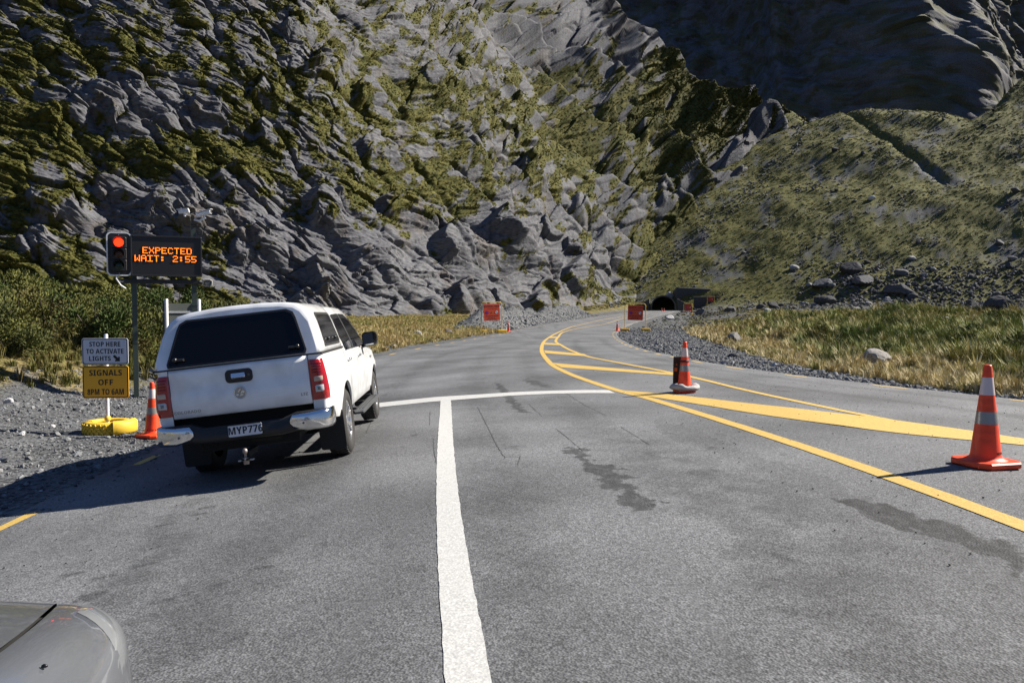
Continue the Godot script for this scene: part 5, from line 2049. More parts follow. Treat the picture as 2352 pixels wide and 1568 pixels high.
	for e in [[-2.55, 1.165], [-2.9, 1.165], [-3.3, 1.135], [-3.7, 1.075], [-3.92, 1.0], [-4.0, 0.90], [-4.03, 0.72], [-4.0, 0.50]]:
		var r := PackedVector3Array()
		var w := side_w(minf(e[1], 1.0), maxf(e[0], -3.97)) - 0.02
		for k in 13:
			var t := k / 12.0 * 2 - 1
			r.append(Vector3(t * w, e[1] + 0.035 * (1 - t * t) - 0.02 * pow(absf(t), 6), e[0] + 0.10 * t * t * (1.0 if e[0] < -3.6 else 0.0)))
		bs.append(r)
	rings(bn, bs, false, false)
	part("bonnet", bn, white, o)
	var ws := surf()
	var wr := []
	for e in [[-2.33, 1.688, 0.62], [-2.66, 1.455, 0.70], [-2.96, 1.20, 0.78]]:
		var r := PackedVector3Array()
		for k in 9:
			var t := k / 8.0 * 2 - 1
			r.append(Vector3(t * e[2], e[1] + 0.012, e[0] + 0.06 * t * t - 0.03))
		wr.append(r)
	rings(ws, wr, false, false)
	part("windscreen", ws, glass, o)
	for s in [-1.0, 1.0]:
		var hl := surf()
		slab(hl, rrect(0.34, 0.17, 0.05, 4), 0.10, 0.02, Transform3D(Basis(Vector3.UP, -0.5 * s), Vector3(0.62 * s, 0.87, -3.93)))
		part("headlight", hl, mat("lens_clear"), o)
	var gl := surf()
	slab(gl, rrect(0.95, 0.30, 0.06, 4), 0.06, 0.01, Transform3D(Basis(), Vector3(0, 0.80, -4.02)))
	part("grille", gl, black, o)

# a round badge with a beast holding a stone, in relief
func emblem(gate: Node3D, at: Vector3, chrome: Material) -> void:
	var e := Node3D.new()
	e.name = "emblem"
	gate.add_child(e, true)
	e.position = at
	var bk := surf()
	lathe(bk, [[0.060, 0.0], [0.060, 0.004]], 32, Transform3D(Basis(Vector3.RIGHT, PI / 2), Vector3.ZERO))
	part("backing", bk, mat("badge_grey", lin(0.35, 0.35, 0.35), 0.3, 0.7), e)
	var ring := surf()
	lathe(ring, [[0.063, 0.0], [0.065, 0.006], [0.061, 0.010], [0.056, 0.006], [0.056, 0.0]], 36, Transform3D(Basis(Vector3.RIGHT, PI / 2), Vector3.ZERO), false)
	part("ring", ring, chrome, e)
	for q in [
		[[-.046, -.020], [-.030, -.030], [-.012, -.024], [-.018, -.008], [-.036, -.004]],
		[[-.034, .002], [-.014, .004], [.006, .020], [.016, .040], [-.004, .042], [-.018, .026]],
		[[.004, .008], [.024, .030], [.044, .018], [.040, -.006], [.022, -.004]],
		[[-.010, -.030], [.016, -.034], [.040, -.024], [.030, -.012], [.004, -.012]],
		[[-.008, -.004], [.016, .004], [.020, -.008], [.000, -.010]]]:
		var p := PackedVector2Array()
		for v in q: p.append(Vector2(v[0], v[1]))
		if Geometry2D.is_polygon_clockwise(p): p.reverse()
		var st := surf()
		slab(st, p, 0.006, 0.002, Transform3D(Basis(), Vector3(0, 0, 0.006)))
		part("relief", st, chrome, e)

# ---------------------------------------------------------------- the silver car beside the camera
func car_skin(u: float, z: float, lift := 0.0) -> Vector3:     # u -1..1 across, z along (forward is negative)
	var f := clampf((-z - 0.55) / 1.0, 0, 1)                  # 0 at the screen, 1 at the nose
	var w := 0.90 - 0.20 * pow(f, 3.2)
	var a := absf(u)
	var top := 1.00 - 0.085 * pow(f, 2.0) - 0.07 * pow(f, 9.0)
	var x: float
	var y: float
	if a < 0.80:
		x = a / 0.80 * (w - 0.13)
		y = top + 0.035 * (1.0 - pow(a / 0.80, 2)) + 0.022 * sstep(0.30, 0.38, a) * (1.0 - sstep(0.40, 0.62, a))
	else:
		var t := (a - 0.80) / 0.20
		var e := t * PI / 2
		x = w - 0.13 + 0.13 * sin(minf(e * 1.35, PI / 2))
		y = top - 0.10 * (1.0 - cos(minf(e * 1.35, PI / 2))) - 0.42 * maxf(0.0, t - 0.62) / 0.38
	return Vector3(x * signf(u), y + lift, z)

func near_car() -> void:
	var o := thing("silver_car", "front corner of a silver car with its bonnet and headlight", "car", on_road(-1.43, 0.06, 0.085), deg_to_rad(3.0))
	o.rotation.z = deg_to_rad(1.5)
	var silver := paint_of("car_silver", lin(0.17, 0.182, 0.205), 0.45, 0.2)
	var dark := mat("underbody", lin(0.008, 0.008, 0.008), 0.9)
	var glass := mat("dark_glass", lin(0.006, 0.006, 0.007), 0.06, 0.0, 0.35)
	var zs := []
	for i in 45: zs.append(lerpf(-0.30, -1.55, pow(i / 44.0, 0.8)))
	var skin := func(u0: float, u1: float, n: int, lift: float) -> SurfaceTool:
		var st := surf()
		var rr := []
		for z in zs:
			var r := PackedVector3Array()
			for k in n + 1: r.append(car_skin(lerpf(u0, u1, float(k) / n), z, lift))
			rr.append(r)
		# the nose turns down
		for q in [[0.012, 0.02], [0.02, 0.07], [0.015, 0.18], [0.0, 0.34]]:
			var r := PackedVector3Array()
			for k in n + 1:
				var v := car_skin(lerpf(u0, u1, float(k) / n), -1.55, lift)
				var out: Vector3 = Vector3(v.x * 0.15, 0, -1).normalized() * q[0]
				r.append(Vector3(v.x, maxf(minf(v.y, 0.86 + lift) - q[1] * 0.9, 0.35), v.z) + out * 2.0)
			rr.append(r)
		rings(st, rr, false, false)
		return st
	part("bonnet", skin.call(-0.795, 0.795, 72, 0.0), silver, o)
	part("fender", skin.call(0.803, 1.0, 26, 0.0), silver, o)
	part("fender", skin.call(-1.0, -0.803, 26, 0.0), silver, o)
	part("inner_panel", skin.call(-0.98, 0.98, 60, -0.03), dark, o)
	# headlights: clear covers set into the corners
	for s in [-1.0, 1.0]:
		var st := surf()
		st.set_smooth_group(1)
		var f := func(i: int, j: int) -> Vector3:
			var u := lerpf(0.835, 0.955, i / 8.0)
			var z := lerpf(-1.20 - 0.10 * (1.0 - i / 8.0), -1.53, j / 8.0)
			var e: float = minf(1.0, minf(minf(i, 8 - i), minf(j, 8 - j)))
			return car_skin(u * s, z, 0.001 + 0.006 * e)
		for i in 8:
			for j in 8: quad(st, f.call(i, j), f.call(i + 1, j), f.call(i + 1, j + 1), f.call(i, j + 1))
		part("headlight", st, mat("headlight_cover", lin(0.16, 0.17, 0.18), 0.06, 0.0, 0.6), o)
	# a bug on the bonnet
	var bug := surf()
	var bp := car_skin(0.86, -1.02, 0.002)
	lathe(bug, [[0.001, 0.0], [0.0035, 0.002], [0.003, 0.0045], [0.001, 0.006]], 10, Transform3D(Basis(Vector3.UP, 0.5).scaled(Vector3(1.4, 1, 0.9)), bp))
	tag(show_root("dead_insect", bug, mat("bug_black", lin(0.006, 0.005, 0.008), 0.4), o), "small black insect lying on the silver bonnet", "insect")
	# sides, cabin and wheels
	for s in [-1.0, 1.0]:
		var sd := surf()
		var rr := []
		for e in [[-0.30, 1.0], [0.6, 1.0], [1.6, 1.0], [2.5, 0.97]]:
			var r := PackedVector3Array()
			for q in [[0.86, 0.30], [0.90, 0.45], [0.91, 0.62], [0.90, 0.80], [0.86, 0.92], [0.80, 0.96]]: r.append(Vector3(q[0] * e[1] * s, q[1], e[0]))
			rr.append(r)
		rings(sd, rr, false, false)
		part("body_side", sd, silver, o)
		for z in [-0.68, 1.98]: road_wheel(o, Vector3(0.78 * s, 0.32, z), s, 0.32, 0.21)
	var cb := surf()
	var rs := []
	for e in [[-0.28, 0.98, 0.80], [0.10, 1.20, 0.70], [0.50, 1.40, 0.60], [0.9, 1.45, 0.58], [1.6, 1.43, 0.58], [2.1, 1.22, 0.66], [2.5, 0.97, 0.76]]:
		var r := PackedVector3Array()
		for k in 9:
			var t := k / 8.0 * 2 - 1
			r.append(Vector3(t * e[2], e[1] - 0.03 * t * t, e[0]))
		rs.append(r)
	rings(cb, rs, false, false)
	part("windscreen_and_roof", cb, glass, o)
	for s in [-1.0, 1.0]:
		var sw := surf()
		quad(sw, Vector3(0.80 * s, 0.955, -0.26), Vector3(0.58 * s, 1.37, 0.55), Vector3(0.57 * s, 1.40, 1.7), Vector3(0.78 * s, 0.95, 2.4))
		part("side_window", sw, glass, o)
	var rf := surf()
	var rr2 := []
	for e in [[0.48, 1.405], [0.9, 1.462], [1.62, 1.442]]:
		var r := PackedVector3Array()
		for k in 9:
			var t := k / 8.0 * 2 - 1
			r.append(Vector3(t * 0.60, e[1] - 0.04 * t * t + 0.004, e[0]))
		rr2.append(r)
	rings(rf, rr2, false, false)
	part("roof", rf, silver, o)

func show_root(called: String, st: SurfaceTool, m: Material, like: Node3D) -> MeshInstance3D:
	var o := part(called, st, m)
	o.transform = like.transform
	return o

# ---------------------------------------------------------------- stones
func ball(level: int) -> Array:          # [directions, triangles] of an icosphere
	var t := (1.0 + sqrt(5.0)) / 2.0
	var v := []
	for e in [[-1, t, 0], [1, t, 0], [-1, -t, 0], [1, -t, 0], [0, -1, t], [0, 1, t], [0, -1, -t], [0, 1, -t], [t, 0, -1], [t, 0, 1], [-t, 0, -1], [-t, 0, 1]]:
		v.append(Vector3(e[0], e[1], e[2]).normalized())
	var f := [[0, 11, 5], [0, 5, 1], [0, 1, 7], [0, 7, 10], [0, 10, 11], [1, 5, 9], [5, 11, 4], [11, 10, 2], [10, 7, 6], [7, 1, 8], [3, 9, 4], [3, 4, 2], [3, 2, 6], [3, 6, 8], [3, 8, 9], [4, 9, 5], [2, 4, 11], [6, 2, 10], [8, 6, 7], [9, 8, 1]]
	for l in level:
		var seen := {}
		var g := []
		for q in f:
			var m := []
			for k in 3:
				var a: int = q[k]
				var b: int = q[(k + 1) % 3]
				var key := "%d_%d" % [mini(a, b), maxi(a, b)]
				if not seen.has(key):
					seen[key] = v.size()
					v.append(((v[a] + v[b]) / 2).normalized())
				m.append(seen[key])
			g.append([q[0], m[0], m[2]])
			g.append([q[1], m[1], m[0]])
			g.append([q[2], m[2], m[1]])
			g.append(m)
		f = g
	return [v, f]

# a stone broken along a dozen planes, about one metre across
func stone_mesh(sd: int, level: int, flat := 0.7) -> ArrayMesh:
	var r := RandomNumberGenerator.new()
	r.seed = sd
	var planes := []
	for i in 10:
		var n := Vector3(r.randfn(), r.randfn(), r.randfn()).normalized()
		planes.append([n, r.randf_range(0.26, 0.46)])
	var n2 := noise_of(FastNoiseLite.TYPE_SIMPLEX_SMOOTH, 2.6, sd, 3)
	var b := ball(level)
	var pts := []
	for d in b[0]:
		var rad := 0.62
		for p in planes:
			var c: float = (d as Vector3).dot(p[0])
			if c > 0.05: rad = minf(rad, p[1] / c)
		rad *= 1.0 + 0.05 * n2.get_noise_3dv(d)
		var q: Vector3 = d * rad
		pts.append(Vector3(q.x * 1.15, q.y * flat, q.z * 0.95))
	var st := surf()
	for f in b[1]:
		var v := 1.0 + 0.18 * n2.get_noise_3dv(pts[f[0]] * 1.7 + Vector3(4, 0, 0))
		st.set_color(Color(v, v, v))
		tri(st, pts[f[0]], pts[f[2]], pts[f[1]])
	st.generate_normals()
	return st.commit()

func stone_material() -> StandardMaterial3D:
	if mats.has("stone"): return mats.stone
	var m := mat("stone", Color.WHITE, 0.9, 0.0, 0.25)
	m.vertex_color_use_as_albedo = true
	m.uv1_triplanar = true
	m.uv1_scale = Vector3.ONE * 1.2
	m.albedo_texture = grain(noise_of(FastNoiseLite.TYPE_SIMPLEX_SMOOTH, 0.03, 44, 5), 256, 0.55, 1.4)
	return m

func tinted(v: float, warm := 0.0) -> StandardMaterial3D:
	var key := "boulder_%d_%d" % [int(v * 100), int(warm * 10)]
	if mats.has(key): return mats[key]
	var base := stone_material()
	var m := mat(key, lin(v * (1.0 + warm * 0.12), v, v * (1.03 - warm * 0.2)), 0.9, 0.0, 0.25)
	m.vertex_color_use_as_albedo = true
	m.uv1_triplanar = true
	m.uv1_scale = Vector3.ONE * 1.2
	m.albedo_texture = base.albedo_texture
	return m

# a place on the far slope, picked evenly over bearing and the logarithm of the distance
func far_spot(px0: float, d0: float, d1: float) -> Vector3:
	var d := d0 * pow(d1 / d0, rng.randf())
	return ground((rng.randf_range(px0, 2560) - 1176.0) / FOCAL * d, d)

func off_limits(p: Vector3) -> bool:      # on the road or its shoulder
	return -p.z < 240.0 and p.x > tab(t_left, -p.z) - 6.5 and p.x < tab(t_right, -p.z) + 2.0

func boulders() -> void:
	var shapes := []
	for i in 7: shapes.append(stone_mesh(100 + i, 2, [0.62, 0.75, 0.9, 0.55, 0.7, 0.8, 0.66][i]))
	var fine := [stone_mesh(120, 3, 0.62), stone_mesh(121, 3, 0.75)]
	# the ones that stand out: pixel, width in pixels, brightness, warmth, label
	var known := [
		[1534, 684, 23, 0.36, 0.0, "pale boulder resting above the tunnel mouth"], [2005, 458, 17, 0.60, 0.0, "lone white block lying high on the green slope"],
		[1884, 698, 32, 0.07, 0.0, "dark upright boulder at the edge of the gravel bench"], [2000, 846, 74, 0.27, 0.5, "broad pale boulder half buried in the roadside grass"],
		[1691, 784, 34, 0.18, 0.3, "rounded grey boulder among straw grass beside the lay-by"], [2302, 716, 62, 0.08, 0.0, "large dark boulder among rubble at the foot of the slope"],
		[1976, 652, 48, 0.13, 0.0, "flat-topped grey boulder leaning on another in the rubble"], [1882, 658, 42, 0.15, 0.0, "low grey slab boulder at the top of the rubble field"],
		[1822, 620, 20, 0.34, 0.0, "pale angular block above the rubble field"], [1961, 626, 44, 0.08, 0.0, "dark pointed boulder behind the flat-topped one"],
		[2070, 676, 60, 0.10, 0.0, "wide dark boulder with a grey top in the rubble"], [1611, 724, 24, 0.12, 0.0, "dark flat boulder in straw grass near the tunnel road"],
		[1541, 734, 18, 0.45, 0.2, "pale stone at the bend beside the tunnel road"], [1800, 737, 20, 0.12, 0.0, "dark stone on the gravel bench slope"],
		[1761, 716, 14, 0.42, 0.0, "small white stone on the gravel bench"], [2175, 738, 26, 0.40, 0.2, "pale stone in green scrub below the rubble"],
		[2347, 900, 34, 0.30, 0.2, "grey stone on the shoulder beside the far lane"], [1684, 820, 24, 0.10, 0.0, "dark flat stone at the edge of the lay-by gravel"],
		[1640, 782, 9, 0.30, 0.0, "small grey stone lying on the lay-by"], [1735, 735, 22, 0.16, 0.0, "dark stone at the foot of the gravel bench"]]
	var put := func(mesh: Mesh, m: Material, p: Vector3, size: float, label: String, group: String) -> void:
		var o := show_mesh("boulder", mesh, m)
		var b := Basis(Vector3.UP, rng.randf() * TAU) * Basis(Vector3.RIGHT, rng.randf_range(-.2, .2))
		o.transform = Transform3D(b.scaled(Vector3.ONE * size), p + Vector3.UP * size * 0.16)
		tag(o, label, "boulder", group)
	rng.seed = 501
	for k in known:
		var p := pick(k[0], k[1])
		var size: float = k[2] / FOCAL * -p.z
		put.call(fine[rng.randi() % 2], tinted(k[3], k[4]), p, size, k[5], "boulders fallen on the valley floor")
	# boulders of the rubble field and the slope, down to a few pixels
	var tones := [0.06, 0.08, 0.11, 0.15, 0.24]
	var n := 0
	var tries := 0
	while n < 230 and tries < 3000:
		tries += 1
		var p := far_spot(1640, 90.0, 330.0)
		var q := project(p)
		var px := q.x
		var py := q.y
		var dense := 0.10 + 0.9 * sstep(540, 640, py) * sstep(1720, 1900, px)
		dense = maxf(dense, 0.55 * exp(-pow((px - 1850) / 120.0, 2) - pow((py - 560) / 50.0, 2)))
		if off_limits(p) or rng.randf() > dense: continue
		var w := rng.randf_range(6, 17) * (1.0 + 1.2 * pow(rng.randf(), 4)) * (0.8 + 0.5 * sstep(500, 680, py))
		var tone := rng.randi() % 5
		var where: String = "in the dense rubble at the slope's foot" if py > 600 else "on the open grass of the slope"
		put.call(shapes[rng.randi() % 7], tinted(tones[tone]), p, w / FOCAL * -p.z, "%s angular boulder lying %s" % [["nearly black", "dark grey", "slate grey", "mid grey", "pale grey"][tone], where], "boulders of the rubble slope")
		n += 1
	# loose rubble too small to count
	var xf := []
	var cc := PackedColorArray()
	for i in 68000:
		var p := far_spot(1400, 78.0, 385.0)
		var q := project(p)
		var px := q.x
		var py := q.y
		var patch := n_patch.get_noise_2d(p.x * 0.6, p.z * 0.6)
		var dense := 0.06 + 0.75 * sstep(560, 660, py) * sstep(1740, 1960, px) + 0.6 * sstep(0.12, 0.4, patch)
		var gl := absf(py - along([[1400, 690], [1480, 640], [1600, 545], [1680, 480], [1760, 405], [1850, 300]], px))
		if px < 1850 and gl < 22: dense = 0.95
		if off_limits(p) or rng.randf() > dense: continue
		var w := rng.randf_range(1.4, 4.8) * (1.0 + rng.randf() * rng.randf() * 1.0) * (1.0 + 0.7 * sstep(580, 660, py) * sstep(1760, 1960, px)) / FOCAL * -p.z
		xf.append(Transform3D((Basis(Vector3.UP, rng.randf() * TAU) * Basis(Vector3.RIGHT, rng.randf())).scaled(Vector3.ONE * w), p + Vector3.UP * w * 0.1))
		var v := rng.randf_range(0.05, 0.17)
		cc.append(Color(v, v, v * 1.03))
	tag(scatter("rubble", stone_mesh(131, 1, 0.7), stone_material(), xf, cc), "loose grey rubble strewn over the grassy slope", "rubble", "", "stuff")
	print("rubble ", xf.size())

# ---------------------------------------------------------------- shoulders and the gravel heap
func gravel() -> void:
	rng.seed = 611
	var xf := []
	var cc := PackedColorArray()
	var add := func(p: Vector3, w: float) -> void:
		xf.append(Transform3D((Basis(Vector3.UP, rng.randf() * TAU) * Basis(Vector3.RIGHT, rng.randf() * 2)).scaled(Vector3.ONE * w), p + Vector3.UP * w * 0.12))
		var v := rng.randf_range(0.09, 0.26) * (1.6 if rng.randf() < 0.06 else 1.0)
		cc.append(Color(v * 0.98, v, v * 1.03))
	for i in 22000:          # left shoulder
		var d := 5.0 + 24.0 * pow(rng.randf(), 1.3)
		var xl := tab(t_left, d)
		var x := xl + 0.3 - rng.randf() * maxf(1.0, xl - tab(t_bank, d) + 1.2)
		if x / d < -0.72: continue
		if x > xl - 0.35 and rng.randf() < 0.8: continue
		add.call(ground(x, d), rng.randf_range(0.012, 0.05) * (1.0 + 2.2 * pow(rng.randf(), 8)))
	for i in 15000:          # right shoulder and lay-by
		var d := 12.0 + 70.0 * pow(rng.randf(), 1.6)
		var xr := tab(t_right, d)
		var x := xr + 0.1 + rng.randf() * maxf(0.6, tab(t_field, d) - xr + 0.5)
		if x / d > 0.72: continue
		add.call(ground(x, d), rng.randf_range(0.02, 0.055) * (1.0 + d * 0.012) * (1.0 + 2.0 * pow(rng.randf(), 8)))
	tag(scatter("gravel", stone_mesh(141, 0, 0.7), stone_material(), xf, cc), "loose grey gravel on the shoulders of the road", "gravel", "", "stuff")
	# grit on the road near the median
	xf = []
	cc = PackedColorArray()
	for i in 900:
		var d := 4.0 + 16.0 * rng.randf()
		var x := rng.randf_range(2.0, 7.5) if rng.randf() < 0.6 else rng.randf_range(-4.9, -2.5)
		var w := rng.randf_range(0.006, 0.022)
		xf.append(Transform3D(Basis(Vector3.UP, rng.randf() * TAU).scaled(Vector3.ONE * w), on_road(x, d, 0.004 + w * 0.2)))
		var v := rng.randf_range(0.02, 0.10)
		cc.append(Color(v, v * 0.96, v * 0.92))
	tag(scatter("grit", stone_mesh(142, 0, 0.7), stone_material(), xf, cc), "dark grit scattered on the asphalt", "grit", "", "stuff")
	# a few stones big enough to pick out
	for e in [[395, 885, 30, 0.30], [345, 858, 26, 0.34], [370, 930, 22, 0.10], [50, 998, 17, 0.55], [118, 980, 12, 0.45], [330, 895, 18, 0.16], [20, 925, 24, 0.5], [960, 772, 26, 0.38], [1030, 765, 20, 0.2], [1050, 760, 24, 0.16], [905, 798, 16, 0.3], [2086, 0, 0, 0]]:
		if e[2] == 0: continue
		var p := pick(e[0], e[1])
		var w: float = e[2] / FOCAL * -p.z
		var o := show_mesh("rock", stone_mesh(150 + int(e[0]) % 5, 2, 0.6), tinted(e[3], 0.1))
		o.transform = Transform3D(Basis(Vector3.UP, rng.randf() * TAU).scaled(Vector3.ONE * w), p + Vector3.UP * w * 0.12)
		tag(o, "%s rock lying %s" % ["pale" if e[3] > 0.28 else "dark", "on the grass verge under the rock wall" if e[0] > 800 else ("on the gravel shoulder" if e[1] > 940 else "at the foot of the shrub bank")], "rock", "rocks along the left verge")
	# the heap
	var cols := 220
	var rows := 34
	var p := PackedVector3Array()
	var c := PackedColorArray()
	var n1 := noise_of(FastNoiseLite.TYPE_SIMPLEX_SMOOTH, 0.13, 161, 3)
	xf = []
	cc = PackedColorArray()
	for j in rows:
		for i in cols:
			var d := 64.5 + 96.0 * i / (cols - 1)
			var t := float(j) / (rows - 1)
			var wide := 5.6
			var x := tab(t_left, d) - 0.5 - wide + wide * t
			var e := 1.0 - pow(absf(t - 0.5) * 2, 1.25)
			var h := (1.85 + 0.55 * n1.get_noise_2d(d, 3) + 0.35 * n1.get_noise_2d(d * 3, 9)) * sstep(0, 8, d - 64.5) * sstep(0, 14, 160.5 - d)
			if d > 104 and d < 116: h *= 0.55 + 0.45 * absf(d - 110) / 6.0
			var y := land(x, d) - 0.15 + h * e + 0.14 * n1.get_noise_2d(x * 5, d * 5) * e
			p.append(Vector3(x, y, -d))
			c.append(gravel_color(x, d) * 1.05)
			for k in 2:
				if rng.randf() < 0.6:
					var w := rng.randf_range(0.04, 0.12) * (1.0 + 1.5 * pow(rng.randf(), 5)) * (1.5 if t > 0.75 else 1.0)
					xf.append(Transform3D((Basis(Vector3.UP, rng.randf() * TAU) * Basis(Vector3.RIGHT, rng.randf() * 2)).scaled(Vector3.ONE * w), Vector3(x + rng.randf_range(-.1, .1), y + w * 0.1, -d + rng.randf_range(-.25, .25))))
					var v := rng.randf_range(0.13, 0.34) * (0.45 if d < 70 and rng.randf() < 0.7 else 1.0)
					cc.append(Color(v * 0.99, v, v * 1.02))
	var heap := thing("gravel_heap", "long heap of crushed grey rock along the road edge", "gravel heap")
	show_mesh("bulk", sheet(cols, rows, p, c), mats.soil, heap)
	scatter("stones", stone_mesh(143, 1, 0.75), stone_material(), xf, cc, heap).set_meta("kind", "stuff")

# ---------------------------------------------------------------- tunnel
func tunnel() -> void:
	var at := on_road(45.0, 233.0)
	var o := thing("tunnel_portal", "dark arched tunnel mouth at the end of the road", "tunnel", at, deg_to_rad(-10))
	var stone := mat("portal_stone", lin(0.07, 0.069, 0.066), 0.9)
	stone.uv1_triplanar = true
	stone.uv1_scale = Vector3.ONE * 0.5
	stone.albedo_texture = stone_material().albedo_texture
	var arch := []
	var outer := []
	for k in 25:
		var a := PI * k / 24
		arch.append(Vector2(cos(a) * 3.3, 1.2 + sin(a) * 3.0))
		outer.append(Vector2(cos(a) * 3.65, 1.2 + sin(a) * 3.35))
	arch.push_front(Vector2(3.3, -0.5))
	arch.append(Vector2(-3.3, -0.5))
	outer.push_front(Vector2(3.65, -0.5))
	outer.append(Vector2(-3.65, -0.5))
	var hw := surf()
	for i in arch.size() - 1:
		var a0: Vector2 = arch[i]
		var a1: Vector2 = arch[i + 1]
		var b0: Vector2 = outer[i]
		var b1: Vector2 = outer[i + 1]
		quad(hw, Vector3(a0.x, a0.y, 0), Vector3(b0.x, b0.y, 0), Vector3(b1.x, b1.y, 0), Vector3(a1.x, a1.y, 0))
		quad(hw, Vector3(b0.x, b0.y, 0), Vector3(b0.x, b0.y, -8), Vector3(b1.x, b1.y, -8), Vector3(b1.x, b1.y, 0))
	part("portal_ring", hw, stone, o)
	var tb := surf()
	for i in arch.size() - 1:
		quad(tb, Vector3(arch[i].x, arch[i].y, 0), Vector3(arch[i].x, arch[i].y, -40), Vector3(arch[i + 1].x, arch[i + 1].y, -40), Vector3(arch[i + 1].x, arch[i + 1].y, 0))
	quad(tb, Vector3(-4, -1, -40), Vector3(4, -1, -40), Vector3(4, 6, -40), Vector3(-4, 6, -40))
	part("bore", tb, mat("tunnel_rock", lin(0.12, 0.118, 0.115), 0.95), o)
	for s in [-1.0, 1.0]:
		var wg := surf()
		slab(wg, PackedVector2Array([Vector2(0, -0.6), Vector2(7.0, -0.6), Vector2(7.0, 0.2), Vector2(3.5, 1.6), Vector2(0, 3.6)]), 0.8, 0.05, Transform3D(Basis(Vector3.UP, 0.35) if s > 0 else Basis(Vector3.UP, PI - 0.35), Vector3(4.0 * s, 0, -1.0)))
		part("wing_wall", wg, stone, o)
	# concrete wall beyond the sign, and a dark block added for the slope shadow
	var w := thing("concrete_wall", "low dark concrete wall beside the tunnel mouth", "wall", ground(57.5, 236.0) + Vector3(0, -0.6, 0), deg_to_rad(-6))
	var ws := surf()
	box(ws, Vector3(1.5, 1.7, 0), Vector3(8.5, 3.4, 1.2), 0.06)
	part("block_body", ws, stone, w)
	var cp := surf()
	box(cp, Vector3(1.5, 3.46, 0), Vector3(8.8, 0.12, 1.4), 0.03)
	part("coping", cp, mat("coping_grey", lin(0.18, 0.18, 0.175), 0.85), w)
	var q := pick(1600, 682)  # a block is added here to stand in for the shadowed cut
	var cut := thing("slope_shadow_block", "dark block added for the shadowed cut in the grassy slope above the tunnel", "wall", q + Vector3(0, -1.8, -2.6), deg_to_rad(-4))
	var cs := surf()
	slab(cs, PackedVector2Array([Vector2(-5.8, 0), Vector2(6.2, 0), Vector2(6.0, 3.4), Vector2(4.6, 4.4), Vector2(-1, 4.7), Vector2(-5.2, 4.9), Vector2(-6.2, 3.6)]), 5.0, 0.2, Transform3D(Basis(), Vector3(0, 0, -1)))
	part("block_body", cs, stone, cut)

# ---------------------------------------------------------------- plants
func tussock_mesh(sd: int, blades: int, tall: float, wide: float) -> ArrayMesh:
	var r := RandomNumberGenerator.new()
	r.seed = sd
	var st := surf()
	for i in blades:
		var a := r.randf() * TAU
		var lean := Vector3(cos(a), 0, sin(a))
		var b := lean * r.randf() * 0.16 * wide + Vector3(r.randf_range(-.05, .05), -0.05, r.randf_range(-.05, .05))
		var h := tall * r.randf_range(0.55, 1.15)
		var out := r.randf_range(0.15, 0.75) * wide * h
		var m := b + Vector3.UP * h * 0.62 + lean * out * 0.35
		var t := b + Vector3.UP * h * r.randf_range(0.8, 1.0) + lean * out
		var side := Vector3(-sin(a), 0, cos(a)) * r.randf_range(0.010, 0.020)
		var v := r.randf_range(0.65, 1.3)
		st.set_color(Color(v, v, v * 0.95))
		tri(st, b - side, m - side * 0.8, b + side)
		tri(st, b + side, m - side * 0.8, m + side * 0.8)
		tri(st, m - side * 0.8, t, m + side * 0.8)
	st.generate_normals()
	return st.commit()

